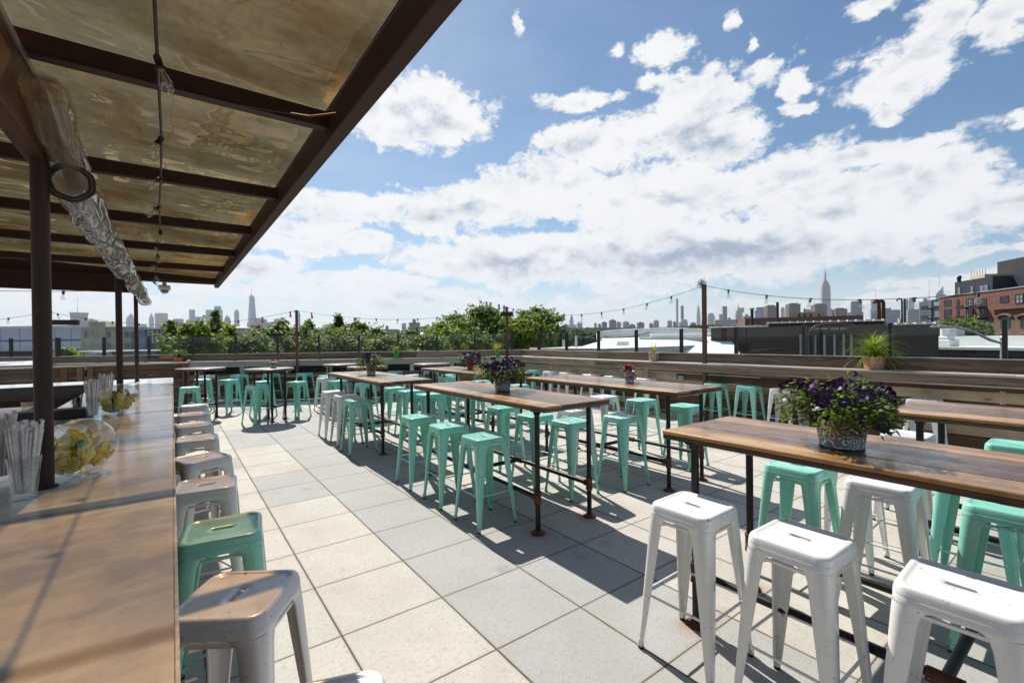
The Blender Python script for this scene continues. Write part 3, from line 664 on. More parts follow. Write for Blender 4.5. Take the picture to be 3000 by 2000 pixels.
def round_table(x, y, r, rz, label):
    t = thing('round_table', label, 'table', (x, y, 0), rz, 'small round bar-height tables')
    MB().lathe([(0, 1.079), (r-.012, 1.079), (r-.003, 1.076), (r, 1.07)], n=48).obj('tabletop', rtop, t)
    MB().lathe([(r-.001, 1.069), (r-.001, 1.036), (r-.012, 1.031), (0, 1.031)], n=48).obj('edge_band', tedge, t)
    q = .20
    for a, b in ((q, q), (-q, q), (-q, -q), (q, -q)): pipe_leg(t, a, b, 1.03)
    for b in (-q, q): MB().tube((-q, b, .3), (q, b, .3), .0205, n=10).obj('rail', pipe, t)
    MB().tube((0, -q, .3), (0, q, .3), .0205, n=10).obj('cross_pipe', pipe, t)
round_table(-.24, 9.95, .46, .5, 'leftmost small round table, partly behind the wooden fence')
round_table(.88, 8.60, .46, .75, 'small round table carrying the tiny red succulent pot')
round_table(2.50, 9.20, .42, .5, 'small round table just right of the slim rusty pole')
round_table(2.62, 7.75, .42, .5, 'small round table right behind the far left long table')
round_table(4.12, 7.70, .42, .5, 'small round table at the far end of the pink pot table')

# ------------------------------------------------------------------ bar counter
def M_counter():
    m, t, out = mat_new('bar_counter_top'); N = NT(t)
    f = N.noise(N.coords((1.6, 3, 3)), 1.6, 7, .6, .8); f2 = N.noise(N.coords((2, 7, 7)), 1.3, 6, .65, .4); g = N.noise(N.coords(), 130, 2, .6)
    c = N.ramp(N.m('ADD', N.m('MULTIPLY', f, .6), N.m('MULTIPLY', f2, .4)), [(.30, (.63, .62, .60)), (.5, (.68, .67, .655)), (.72, (.73, .725, .715))])
    c = N.mix(N.ramp(g, [(.3, (.3, .3, .3)), (.5, (0, 0, 0))]), c, (.50, .46, .41))
    w = N.n('ShaderNodeTexWave', wave_type='BANDS', bands_direction='Y'); w.inputs['Scale'].default_value = .35; w.inputs['Distortion'].default_value = 5; w.inputs['Detail'].default_value = 3; w.inputs['Detail Scale'].default_value = .6
    N.l(N.coords((.3, 1, 1), rot=(0, 0, .18)), w.inputs['Vector'])
    c = N.mix(N.ramp(w.outputs['Fac'], [(.0, (.55, .55, .55)), (.012, (0, 0, 0))]), c, (.17, .11, .07))
    r = N.ramp(N.noise(N.coords((1, 6, 6)), 3, 7, .7), [(.3, (.13,)*3), (.7, (.34,)*3)])
    principled(N, out, c, r, 0, N.bump(f2, .12, .003), .5, .35, .12); return m
ctop = M_counter()
cedge = M_plain('chipped_white_counter_edge', (.62, .60, .56), .6, 0, .25, 40, bump=.3)
darkwood = M_wood('dark_bar_front', (.02, .014, .010), (.045, .03, .02), (.09, .06, .04), 1, 'z', .6)
t = thing('bar_counter', 'long pale polished bar counter wrapping round the bartender area under the canopy', 'bar counter', (0, 0, 0))
MB().prism([(-.737, -4.0), (-.737, 7.13), (-4.9, 7.45), (-4.9, 6.80), (-1.54, 6.52), (-1.54, 2.66), (-1.62, 2.66), (-1.62, -4.0)], 1.022, 1.0715).obj('counter_top', ctop, t)
MB().box(-.7365, -.7285, -4.0, 7.13, 1.018, 1.0705, .002).obj('edge_strip', cedge, t)
MB().prism([(-4.9, 6.785), (-1.55, 6.505), (-1.55, 6.519), (-4.9, 6.799)], .90, 1.066).obj('apron_board', M_wood('grey_apron', (.05, .04, .032), (.10, .082, .065), (.16, .135, .11), 1, 'x', .7), t)
MB().box(-1.22, -1.18, -4.0, 6.5, .06, 1.02).obj('front_panel', darkwood, t)
MB().prism([(-4.9, 7.0), (-1.3, 6.7), (-1.3, 6.74), (-4.9, 7.04)], .03, .899).obj('end_panel', darkwood, t)
MB().box(-1.70, -1.58, -4.0, 2.62, .86, .90).obj('work_shelf', darkwood, t)
MB().box(-4.9, -1.60, 5.6, 5.98, .60, .64).obj('work_shelf', darkwood, t)
MB().box(-1.9, -1.62, -4, 5.5, .2, .55, .01).obj('under_cabinet', darkwood, t)
steel = M_plain('brushed_steel', (.35, .35, .36), .4, .85, .2)
t = thing('steel_bin', 'low dark steel drinks cooler standing inside the bar behind the straws', 'cooler', (-2.25, 4.3, 0))
MB().box(-.38, .38, -.35, .35, .05, .98, .012).obj('body', darkwood, t); MB().box(-.39, .39, -.36, .36, .981, 1.0, .004).obj('lid', steel, t)
t = thing('bar_mat_box', 'flat black rubber box tray lying on the bar counter by the straws', 'tray', (-1.44, 2.80, 1.0725))
MB().box(-.20, .21, -.10, .06, 0, .068, .006).obj('tray', black, t)
# paper straws in tumblers
paper = M_plain('straw_paper', (.84, .82, .81), .75, 0, .18, 90); paperg = M_plain('straw_paper_grey', (.62, .62, .64), .75, 0, .2, 90)
strawblack = M_plain('black_straw_plastic', (.012, .012, .012), .35)
def tumbler(x, y, h, r0, r1, label, n, sh, seed, mat=None, dense=True):
    rd = random.Random(seed)
    t = thing('straw_glass', label, 'glass of straws', (x, y, 1.0725), 0)
    MB().lathe([(0, .0), (r0, .0), (r0+.001, .004), (r1, h), (r1-.003, h+.001), (r0-.002, .022), (0, .018)], n=28).obj('tumbler', M_thin_glass('tumbler_glass', (.97, .98, .98), .8), t)
    for k in range(n):
        a = rd.uniform(0, 2*PI); q = math.sqrt(rd.random())
        b = Vector((math.cos(a)*q*(r0-.008), math.sin(a)*q*(r0-.008), .023)); a2 = a+rd.uniform(-.25, .25)
        e = Vector((math.cos(a2)*q*(r1-.007), math.sin(a2)*q*(r1-.007), h)); d = (e-b).normalized(); L = sh*rd.uniform(.92, 1.04)
        m = mat or (paper if rd.random() < .6 else paperg)
        p1 = b+d*L; mb = MB()
        if mat: mb.tube(b, p1, .0022, n=6)
        else:
            tw = Vector((rd.uniform(-.006, .006), rd.uniform(-.006, .006), .012+rd.random()*.006)); s = Vector((rd.uniform(-1, 1), rd.uniform(-1, 1), 0)).normalized()*.0055
            mb.path([b, p1], .0043, 7); mb.add([p1-s, p1+s, p1+tw+s*1.3, p1+tw-s*1.3], [(0, 1, 2, 3)])
        mb.obj('straw', m, t)
tumbler(-1.165, .385, .150, .030, .046, 'tall glass packed with paper wrapped straws closest to the camera beside the thick post', 48, .235, 1)
tumbler(-1.30, .75, .150, .030, .046, 'glass of paper wrapped straws half hidden behind the thick rusty post', 40, .235, 2)
tumbler(-1.215, 2.62, .150, .030, .044, 'far glass packed with paper wrapped straws beside the far lemon jar', 44, .245, 3)
tumbler(-1.17, 2.98, .150, .030, .044, 'glass of wrapped straws standing behind the far straw glass and lemon jar', 22, .27, 6)
tumbler(-1.36, 3.12, .085, .035, .042, 'short glass full of thin black straws beside the paper straws', 30, .135, 4, strawblack)
tumbler(-1.095, 2.72, .10, .032, .036, 'short dark glass of black stirrers between paper straws and lemon jar', 14, .12, 5, strawblack)
t = thing('plastic_cup', 'clear plastic cup standing behind the black straws inside the bar', 'cup', (-1.78, 3.9, .99))
MB().lathe([(0, 0), (.03, 0), (.042, .12), (.0435, .122)], n=20).obj('cup', M_thin_glass('plastic_cup', (.8, .84, .88), 1, .1, .25), t)
MB().box(-.08, .08, -.08, .08, -.10, -.001, .004).obj('coaster', darkwood, t)
# tilted glass jars of lemon wedges
lemon = M_plain('lemon_rind', (.92, .60, .03), .4, 0, .15, 30); flesh = M_plain('lemon_flesh', (.95, .78, .22), .35, 0, .2, 60); limeg = M_plain('lime_green', (.12, .22, .03), .4, 0, .3, 40)
def lemon_jar(x, y, rz, label, seed, sc=1.0):
    rd = random.Random(seed)
    t = thing('lemon_jar', label, 'glass jar', (x, y, 1.073), rz)
    # flat faced round jar standing on its rim, flat face along local -Y
    R = Matrix.Rotation(math.radians(90), 4, 'X') @ Matrix.Rotation(math.radians(0), 4, 'Y'); H = .1035*sc
    def put(v): q = Vector((v[0], .08*sc-v[2], v[1]+H)) ; q.z = max(q.z, .0015); return (q.x, q.y, q.z)
    prof = [(0, 0), (.074, 0), (.082, .003), (.090, .012), (.100, .035), (.103, .060), (.101, .085), (.094, .108), (.088, .117), (.092, .126), (.095, .135), (.088, .152), (.078, .159), (0, .160)]
    mb = MB(); mb.lathe([(r*sc, z*sc) for r, z in prof], n=48); mb.v = [put(v) for v in mb.v]; mb.obj('glass', clearglass, t)
    for z, r in ((.160, .079), (.0, .077)):
        rim = MB(); rim.path([(r*sc*math.cos(2*PI*i/40), r*sc*math.sin(2*PI*i/40), z*sc) for i in range(41)], .0025, 6, False); rim.v = [put(v) for v in rim.v]; rim.obj('rim', clearglass, t)
    n_ = 0
    while n_ < 88:
        a = rd.uniform(0, 2*PI); rad = math.sqrt(rd.random())*.078*sc; p = Vector((math.cos(a)*rad, rd.uniform(-.068, .062)*sc, H+math.sin(a)*rad))
        if n_ < 34: p.y = rd.uniform(.066, .072)*-sc if n_ % 2 else rd.uniform(-.068, -.05)*sc
        if p.z > .142*sc+.01*math.sin(p.x*70): continue
        n_ += 1
        ax = Vector((rd.uniform(-1, 1), rd.uniform(-1.6, 1), rd.uniform(-.8, .8))).normalized(); r = rd.uniform(.019, .026)*sc; n = 14
        if n_ < 14: ax = Vector((rd.uniform(-.3, .3), -1, rd.uniform(-.3, .3))).normalized()
        o = ax.orthogonal().normalized(); w = ax.cross(o); half = rd.random() < .5
        an = [PI*i/n if half else 2*PI*i/n for i in range(n+(1 if half else 0))]
        th = (.006 if half else .0035)*sc; lim = Vector((0, 0, H))
        ring = [(o*math.cos(a_)+w*math.sin(a_)) for a_ in an]
        def inside(v):
            q = v-lim; d = math.hypot(q.x, q.z); k = min(1, .088*sc/max(d, 1e-6)); q.x *= k; q.z *= k; q.y = max(-.0765*sc, min(.070*sc, q.y)); return q+lim
        vs = [inside(p+u*r+ax*th) for u in ring]+[inside(p+u*r-ax*th) for u in ring]; m_ = len(ring)
        fs = [(i, (i+1) % m_, m_+(i+1) % m_, m_+i) for i in range(m_)]
        green = rd.random() < .10 and p.z > .09*sc
        wd = MB().add(vs, fs, True).obj('fruit_slice', limeg if green else lemon, t)
        vs2 = [inside(p+u*r*.92+ax*(th+.0002)) for u in ring]; vs3 = [inside(p+u*r*.92-ax*(th+.0002)) for u in ring]
        MB().add(vs2+vs3, [tuple(range(m_)), tuple(range(2*m_-1, m_-1, -1))]).obj('pulp', limeg if green else flesh, wd)
lemon_jar(-1.055, .685, math.radians(-38), 'tilted glass jar of cut lemons in front, right behind the thick rusty post', 11, 1.12)
lemon_jar(-1.076, 2.79, math.radians(-38), 'tilted glass jar of cut lemons farther along the counter by the slim post', 12, 1.12)

# ------------------------------------------------------------------ canopy
m_, t_, o_ = mat_new('bronze_polycarbonate'); N = NT(t_)
f = N.noise(N.coords((1, 1, 1)), .9, 9, .7); f2 = N.noise(N.coords((2.0, 6, 1), rot=(0, 0, .5)), 5.0, 9, .8); sp2 = N.noise(N.coords(), 120, 2, .8)
dustm = N.m('ADD', N.m('MULTIPLY', f, .78), N.m('MULTIPLY', f2, .24))
tr = N.n('ShaderNodeBsdfTransparent'); N.l(N.ramp(dustm, [(.40, (.52, .325, .140)), (.59, (.15, .078, .026))]), tr.inputs[0])
tl = N.n('ShaderNodeBsdfTranslucent'); tl.inputs[0].default_value = (.26, .15, .06, 1)
m1 = N.n('ShaderNodeMixShader'); N.l(N.ramp(dustm, [(.48, (.0,)*3), (.70, (.16,)*3)]), m1.inputs[0]); N.l(tr.outputs[0], m1.inputs[1]); N.l(tl.outputs[0], m1.inputs[2])
df = N.n('ShaderNodeBsdfDiffuse'); df.inputs[0].default_value = (.05, .03, .018, 1)
m15 = N.n('ShaderNodeMixShader'); N.l(N.ramp(sp2, [(.68, (0, 0, 0)), (.78, (.55,)*3)]), m15.inputs[0]); N.l(m1.outputs[0], m15.inputs[1]); N.l(df.outputs[0], m15.inputs[2])
gl = N.n('ShaderNodeBsdfGlossy'); gl.inputs['Roughness'].default_value = .015; gl.inputs[0].default_value = (.62, .46, .30, 1)
wv = N.noise(N.coords((1.0, 1.6, 1)), 1.5, 2, .35); bp = N.n('ShaderNodeBump'); bp.inputs['Strength'].default_value = 1; bp.inputs['Distance'].default_value = .05; N.l(wv, bp.inputs['Height']); N.l(bp.outputs[0], gl.inputs['Normal'])
ge = N.n('ShaderNodeNewGeometry'); dt = N.n('ShaderNodeVectorMath', operation='DOT_PRODUCT'); N.l(ge.outputs['Incoming'], dt.inputs[0]); N.l(ge.outputs['Normal'], dt.inputs[1])
s1 = N.m('SUBTRACT', 1.0, N.m('ABSOLUTE', dt.outputs['Value']), None, True); sch = N.m('MULTIPLY_ADD', N.m('POWER', s1, 4.2), .85, .035, True)
m2 = N.n('ShaderNodeMixShader'); N.l(sch, m2.inputs[0]); N.l(m15.outputs[0], m2.inputs[1]); N.l(gl.outputs[0], m2.inputs[2]); N.l(m2.outputs[0], o_.inputs[0])
poly = m_
timber = M_wood('stained_timber_beam', (.022, .008, .004), (.065, .023, .009), (.12, .045, .018), .8, 'y', .5)
t = thing('canopy', 'rusty steel canopy with bronze plastic roof sheets over the bar', 'canopy', (0, 0, 0))
BY = [-3.63, -2.35, -1.07, .22, 1.50, 2.78, 4.09, 5.50, 6.94]
def roof_z(x): return 2.682+(-.10-x)*.055
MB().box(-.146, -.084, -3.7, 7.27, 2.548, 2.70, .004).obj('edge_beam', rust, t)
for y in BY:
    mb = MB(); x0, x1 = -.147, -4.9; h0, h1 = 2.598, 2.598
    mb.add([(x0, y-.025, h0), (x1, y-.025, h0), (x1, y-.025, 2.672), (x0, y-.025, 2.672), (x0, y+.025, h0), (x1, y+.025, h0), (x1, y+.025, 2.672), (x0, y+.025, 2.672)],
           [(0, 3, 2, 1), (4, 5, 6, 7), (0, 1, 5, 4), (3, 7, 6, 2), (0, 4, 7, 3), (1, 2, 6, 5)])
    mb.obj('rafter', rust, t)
BZ = BY+[7.212]
for a, b in zip(BZ[:-1], BZ[1:]):
    x0, x1 = -.1475, -4.9; nx = 24
    vs = []; fs = []
    for i in range(nx+1):
        x = x0+(x1-x0)*i/nx
        for j in range(9):
            y = a+.0+(b-a)*j/8; sag = -.012*math.sin(PI*j/8)*math.sin(PI*min(1, i/3))
            vs.append((x, y, roof_z(x)+sag))
    for i in range(nx):
        for j in range(8): fs.append((i*9+j, i*9+j+1, (i+1)*9+j+1, (i+1)*9+j))
    MB().add(vs, fs, True).obj('roof_sheet', poly, t)
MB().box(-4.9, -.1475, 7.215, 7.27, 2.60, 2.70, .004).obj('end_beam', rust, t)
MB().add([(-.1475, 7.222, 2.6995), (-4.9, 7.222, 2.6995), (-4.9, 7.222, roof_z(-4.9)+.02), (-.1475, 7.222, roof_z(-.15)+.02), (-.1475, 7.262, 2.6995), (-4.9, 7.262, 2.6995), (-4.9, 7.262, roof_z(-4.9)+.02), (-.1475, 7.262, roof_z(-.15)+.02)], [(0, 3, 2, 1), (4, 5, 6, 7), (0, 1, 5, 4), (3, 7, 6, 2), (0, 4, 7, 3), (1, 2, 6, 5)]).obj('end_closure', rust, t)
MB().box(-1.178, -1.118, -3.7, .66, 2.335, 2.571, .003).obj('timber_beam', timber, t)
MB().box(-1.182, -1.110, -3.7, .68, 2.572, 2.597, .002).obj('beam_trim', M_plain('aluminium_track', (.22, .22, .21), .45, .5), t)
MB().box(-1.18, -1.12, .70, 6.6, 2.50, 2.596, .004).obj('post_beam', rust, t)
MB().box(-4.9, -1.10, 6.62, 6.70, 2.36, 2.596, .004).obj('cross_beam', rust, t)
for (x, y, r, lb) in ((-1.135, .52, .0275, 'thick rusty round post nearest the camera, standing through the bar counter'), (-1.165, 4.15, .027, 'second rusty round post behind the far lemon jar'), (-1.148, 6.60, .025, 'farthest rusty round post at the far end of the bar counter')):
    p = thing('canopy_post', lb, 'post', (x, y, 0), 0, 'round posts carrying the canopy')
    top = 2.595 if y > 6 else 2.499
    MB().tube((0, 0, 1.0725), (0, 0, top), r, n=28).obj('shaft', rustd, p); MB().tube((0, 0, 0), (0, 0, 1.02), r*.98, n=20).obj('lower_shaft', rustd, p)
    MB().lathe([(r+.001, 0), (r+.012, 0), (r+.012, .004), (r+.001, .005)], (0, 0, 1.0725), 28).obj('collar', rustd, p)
t = thing('canopy_cable', 'thin black cable looping under the first roof sheet of the canopy', 'cable')
pts = [(-.14, .02, 2.60), (-.25, .10, 2.585), (-.40, .16, 2.595), (-.52, .19, 2.597), (-.9, .185, 2.595), (-1.1, .18, 2.59)]
MB().path(pts, .004, 6).obj('cable', black, t)
# roll of clear plastic sheeting tied up under the canopy
plast = M_thin_glass('clear_vinyl_sheet', (.80, .79, .77), 1.0, .09, .15, (.50, .48, .46))
def vinyl_roll(label, p0, p1, pinches, r, seed, coil):
    t = thing('plastic_roll', label, 'plastic roll')
    rd = random.Random(seed); A, B = Vector(p0), Vector(p1); L = (B-A).length; nseg = int(L/.045); n = 40
    d = (B-A).normalized(); q = d.orthogonal().normalized(); w = d.cross(q); vs = []
    for i in range(nseg+1):
        s = L*i/nseg; k = 1.0; sag = 0
        for c, wd in pinches: k *= 1-.45*math.exp(-((s-c)/wd)**2)
        for j in range(n):
            a = 2*PI*j/n
            nv = mathutils.noise.noise(Vector((math.cos(a)*1.6, math.sin(a)*1.6, s*3.2+seed)))
            nv2 = mathutils.noise.noise(Vector((math.cos(a)*3.5+s*5, math.sin(a)*3.5, s*9+seed)))
            rr_ = r*k*(1+.26*nv+.16*nv2); vs.append(A+d*s+(q*math.cos(a)+w*math.sin(a))*rr_+Vector((0, 0, -.03*math.sin(s*1.9)**2)))
    fs = [(i*n+j, i*n+(j+1) % n, (i+1)*n+(j+1) % n, (i+1)*n+j) for i in range(nseg) for j in range(n)]
    MB().add(vs, fs, True).obj('sheet', plast, t)
    # the wound inner layers
    mb = MB(); turns = 3.2; m = int(turns*26); v2 = []
    for i in range(nseg+1):
        s = L*i/nseg; k = 1.0
        for c, wd in pinches: k *= 1-.45*math.exp(-((s-c)/wd)**2)
        for j in range(m):
            a = 2*PI*turns*j/m; rr_ = r*k*(.18+.62*j/m)
            v2.append(A+d*s+(q*math.cos(a)+w*math.sin(a))*rr_)
    mb.add(v2, [(i*m+j, i*m+j+1, (i+1)*m+j+1, (i+1)*m+j) for i in range(nseg) for j in range(m-1)], True); mb.obj('inner_layer', plast, t)
    for end, sg in ((A, -1),) if coil else ():
        for rad in (r*1.02, r*.84):
            MB().path([end+d*.004*sg+(q*math.cos(2*PI*j/24)+w*math.sin(2*PI*j/24))*rad*(1+.03*math.sin(j*1.7)) for j in range(25)], .006, 6).obj('hem', black, t)
    for c, wd in pinches:
        MB().path([A+d*c+(q*math.cos(2*PI*j/20)+w*math.sin(2*PI*j/20))*r*.62+Vector((0, 0, -.01)) for j in range(21)], .006, 6).obj('tie', black, t)
        MB().path([A+d*c+Vector((0, 0, r*.6)), A+d*c+Vector((-.03, .01, r+.06)), Vector(((A+d*c).x-.05, (A+d*c).y, 2.497))], .004, 6).obj('hanging_cord', black, t)
vinyl_roll('rolled clear plastic curtain hanging close to the camera under the timber beam', (-1.058, .60, 2.345), (-1.056, .12, 2.475), [], .058, 3, False)
vinyl_roll('long crumpled roll of clear plastic curtain tied below the canopy over the bar', (-1.048, .52, 2.265), (-1.045, 6.95, 2.27), [(1.15, .13), (3.1, .12), (3.35, .10), (5.2, .15)], .070, 8, True)
domewhite = M_plain('camera_housing_white', (.62, .60, .57), .4)
t = thing('security_camera', 'white dome security camera hanging from the far canopy corner', 'security camera', (-.82, 7.24, 2.60))
MB().tube((0, 0, 0), (0, 0, -.05), .028, n=16).obj('mount', domewhite, t)
MB().lathe([(.02, -.05), (.075, -.052), (.080, -.06), (.080, -.115), (.072, -.125), (.068, -.126)], n=28).obj('housing', domewhite, t)
MB().lathe([(.0, -.185), (.025, -.181), (.045, -.166), (.056, -.145), (.058, -.127)], n=28).obj('dome', M_thin_glass('smoked_dome', (.25, .25, .27), 2), t)
MB().lathe([(0, -.165), (.022, -.158), (.032, -.13)], n=16).obj('lens', black, t)

# ------------------------------------------------------------------ festoon lights
bulbglass = M_thin_glass('bulb_glass', (.93, .93, .93), 2.2); bulbred = M_thin_glass('bulb_red_glass', (.85, .08, .06), 1.8, 0, .5, (.75, .05, .03)); fil = M_plain('filament', (.4, .3, .2), .4, .5)
brass = M_plain('brass_screw', (.35, .26, .10), .4, .8)
def festoon(label, pts, bulbs, cable_r=.0045, tilt=0.0, big=1.0, red=(), group=None):
    """pts: cable points; bulbs: parameters (index into pts, float)"""
    t = thing('string_light', label, 'string lights', (0, 0, 0), 0, group)
    P = [Vector(p) for p in pts]; MB().path(P, cable_r, 6).obj('cable', black, t)
    rd = random.Random(label)
    for k, b in enumerate(bulbs):
        i = min(int(b), len(P)-2); p = P[i].lerp(P[i+1], b-i); along = (P[i+1]-P[i]).normalized()
        tx, ty = (rd.uniform(-1, 1)*tilt, rd.uniform(-1, 1)*tilt); R = Matrix.Rotation(tx, 3, 'X') @ Matrix.Rotation(ty, 3, 'Y')
        def tf(mb): mb.v = [tuple(p+R @ (Vector(v)*big)) for v in mb.v]; return mb
        s = tf(MB().lathe([(.0, .012), (.012, .012), (.016, .004), (.0165, -.03), (.022, -.033), (.022, -.044), (.018, -.046), (0, -.046)], n=14)).obj('socket', black, t)
        MB().path([p-along*.028*big, p, p+along*.028*big], .010*big, 8).obj('cable_clip', black, s)
        bl = tf(MB().lathe([(.0125, -.046), (.0135, -.055), (.020, -.072), (.028, -.095), (.0305, -.115), (.026, -.135), (.014, -.147), (0, -.150)], n=18)).obj('bulb', bulbred if k in red else bulbglass, t)
        tf(MB().path([(.0, 0, -.046), (.0, 0, -.07)], .0035, 6).path([(-.006, 0, -.07), (-.008, 0, -.10), (0, 0, -.112), (.008, 0, -.10), (.006, 0, -.07)], .0012, 5)).obj('filament', fil, bl)
        tf(MB().tube((0, 0, -.046), (0, 0, -.054), .0132, n=12)).obj('screw_base', brass, bl)
def sag(a, b, n, s):
    a, b = Vector(a), Vector(b); return [a.lerp(b, i/n)-Vector((0, 0, s*4*(i/n)*(1-i/n))) for i in range(n+1)]
cp = [(-.758, -1.6, 2.53), (-.757, -.30, 2.455), (-.757, .35, 2.455), (-.768, .90, 2.45), (-.784, 1.42, 2.43), (-.79, 2.15, 2.43), (-.822, 2.80, 2.44), (-.828, 3.25, 2.42), (-.845, 3.9, 2.43), (-.88, 4.75, 2.43), (-.92, 5.7, 2.43), (-.95, 7.15, 2.58)]
festoon('string of clear bulbs running along the underside of the canopy above the bar', cp, [1.0, 2.0, 3.0, 4.0, 5.0, 6.0, 7.0, 8.0, 9.0, 10.0], .0045, .75, .62)
GF = 'string lights between the deck poles'
def rects(label, lst, **k): festoon(label, *lst, **k)
PL, PM, PR = Vector((2.01, 11.60, 2.47)), Vector((7.25, 9.02, 2.57)), Vector((7.40, 2.83, 2.60)); PF = Vector((-3.25, 14.45, 2.45)); PN = Vector((7.42, -3.1, 2.5))
a = sag(PR, PN, 24, .43); festoon('string of bulbs sagging from the tall right rusty pole to the right edge', a, [1.9, 4.6, 7.3, 9.9, 12.4, 14.9, 17.2], tilt=.25, group=GF)
a = sag(PM, PR, 30, .38); festoon('string of bulbs sagging between the corner pole and the tall right pole', a, [1.5, 5.0, 8.4, 11.6, 14.6, 17.7, 20.8, 23.8, 26.6], tilt=.2, group=GF)
a = sag(PL, PM, 30, .30); festoon('string of bulbs sagging between the slim left pole and the corner pole', a, [2.0, 5.1, 7.9, 10.8, 13.8, 16.7, 19.5, 22.4, 25.2], tilt=.15, red=(0,), group=GF)
a = sag(PF, PL, 30, .36); festoon('string of bulbs with two red ones sagging left of the slim rusty pole', a, [1.0, 4.2, 7.3, 10.4, 13.5, 16.6, 19.6, 22.6, 25.6, 29.2], tilt=.15, red=(8, 9), group=GF)
a = sag((-8.5, 17.2, 2.6), PF, 24, .35); festoon('string of bulbs at the far left edge above the white warehouse', a, [16.0, 18.2, 20.4], tilt=.15, group=GF)
a = sag((-4.9, 9.9, 2.62), (-1.3, 8.0, 2.52), 16, .07); festoon('closer string of clear bulbs behind the thick post just below the canopy beam', a, [2.0, 8.0, 12.2], tilt=.1)
def pole(x, y, h, w, label, nest=False, spk=None, rz=0, round_=False):
    t = thing('light_pole', label, 'pole', (x, y, 0), rz, 'rusty poles carrying the string lights')
    MB().box(-w, w, -w, w, 0, h, .004).obj('shaft', rustpole, t)
    MB().tube((-w-.035, 0, h-.03), (w+.035, 0, h-.03), .012, n=8).obj('hook_bar', black, t)
    if nest:
        mb = MB(); r = random.Random(5)
        for k in range(70):
            c = Vector((r.gauss(-.085, .025), r.gauss(0, .03), h+.01+r.gauss(0, .035))); d = Vector((r.uniform(-1, 1), r.uniform(-1, 1), r.uniform(-1, .8))).normalized()*.055; mb.tube(c-d, c+d, .0022, n=4)
        t2 = mb.obj('nest_tuft', M_plain('dry_twigs', (.16, .14, .09), .9, 0, .3, 60), t)
    return t
pole(7.40, 2.83, 2.62, .034, 'tall square rusty pole with a dry tuft on top by the right plank wall', True)
pole(7.25, 9.02, 2.58, .030, 'rusty pole in the corner of the deck carrying a black speaker bar')
pole(2.01, 11.60, 2.48, .030, 'slim rusty pole at the rear wall where red bulbs hang')
pole(-3.25, 14.45, 2.48, .030, 'rusty pole mostly hidden behind the thick canopy post at the left')
def speaker(x, y, z, label, w=.34, rz=0):
    t = thing('speaker_bar', label, 'speaker', (x, y, z), rz, 'black speaker bars on the light poles')
    MB().box(-w/2, w/2, -.06, .06, -.065, .065, .008).obj('cabinet', black, t); MB().box(-w/2+.012, w/2-.012, -.0655, -.0605, -.052, .052, .002).obj('grille', M_plain('speaker_cloth', (.03, .03, .03), .9), t)
speaker(7.17, 8.90, 2.36, 'black speaker bar on the corner pole in front of the trees', .36, -math.radians(36))
speaker(-3.05, 14.30, 2.18, 'black speaker bar sticking out from behind the thick canopy post', .8, -math.radians(15))

# ------------------------------------------------------------------ wooden screen behind the bar
wred = M_wood('cedar_screen_boards', (.045, .028, .018), (.115, .072, .045), (.20, .135, .085), 1, 'x', .8, island=.5)
wredz = M_wood('cedar_posts', (.06, .03, .015), (.16, .085, .045), (.26, .15, .08), 1, 'z', .75, island=.5)
def wood_screen(x0, x1, y, label, posts, rz=0):
    t = thing('wooden_screen', label, 'wooden screen', (0, 0, 0))
    z = .06; k = 0
    while z < 1.13:
        h = .135; MB().box(x0, x1, y+.045, y+.065, z, min(z+h, 1.155), .003).obj('slat', wred, t); z += h+.013
    for p in posts: MB().box(p-.045, p+.045, y-.045, y+.043, 0, 1.158, .004).obj('post', wredz, t)
    MB().box(x0-.02, x1+.02, y-.055, y+.08, 1.162, 1.192, .004).obj('cap_rail', wledge, t)
    MB().box(x0, x1, y-.008, y+.018, 1.07, 1.155, .003).obj('top_rail', wred, t)
wood_screen(-2.12, -.46, 10.55, 'slatted cedar screen ending beside the leftmost round table', (-2.07, -1.62, -.52))
wood_screen(-5.6, -2.16, 10.52, 'slatted cedar screen section farther left behind the bar', (-2.22, -2.45, -3.45, -4.6))
t = thing('wooden_screen', 'short cedar return panel at the end of the slatted screen', 'wooden screen')
for k in range(8): MB().box(-.445, -.425, 10.60, 11.1, .06+.148*k, .195+.148*k-.002, .003).obj('slat', wred, t)
MB().box(-.46, -.40, 10.59, 11.12, 1.195, 1.222, .003).obj('cap_rail', wledge, t)
t = thing('steel_counter', 'shiny steel lidded counter standing behind the cedar screen at the left', 'counter', (-3.9, 12.3, 0), .05)
MB().box(-1.5, .95, -.3, .3, .1, 1.18, .01).obj('body', steel, t)
MB().add([(-1.5, -.3, 1.185), (.95, -.3, 1.185), (.95, .3, 1.26), (-1.5, .3, 1.26), (-1.5, -.3, 1.182), (.95, -.3, 1.182), (.95, .3, 1.182), (-1.5, .3, 1.182)], [(0, 1, 2, 3), (4, 7, 6, 5), (0, 4, 5, 1), (1, 5, 6, 2), (2, 6, 7, 3), (3, 7, 4, 0)]).obj('lid', steel, t)

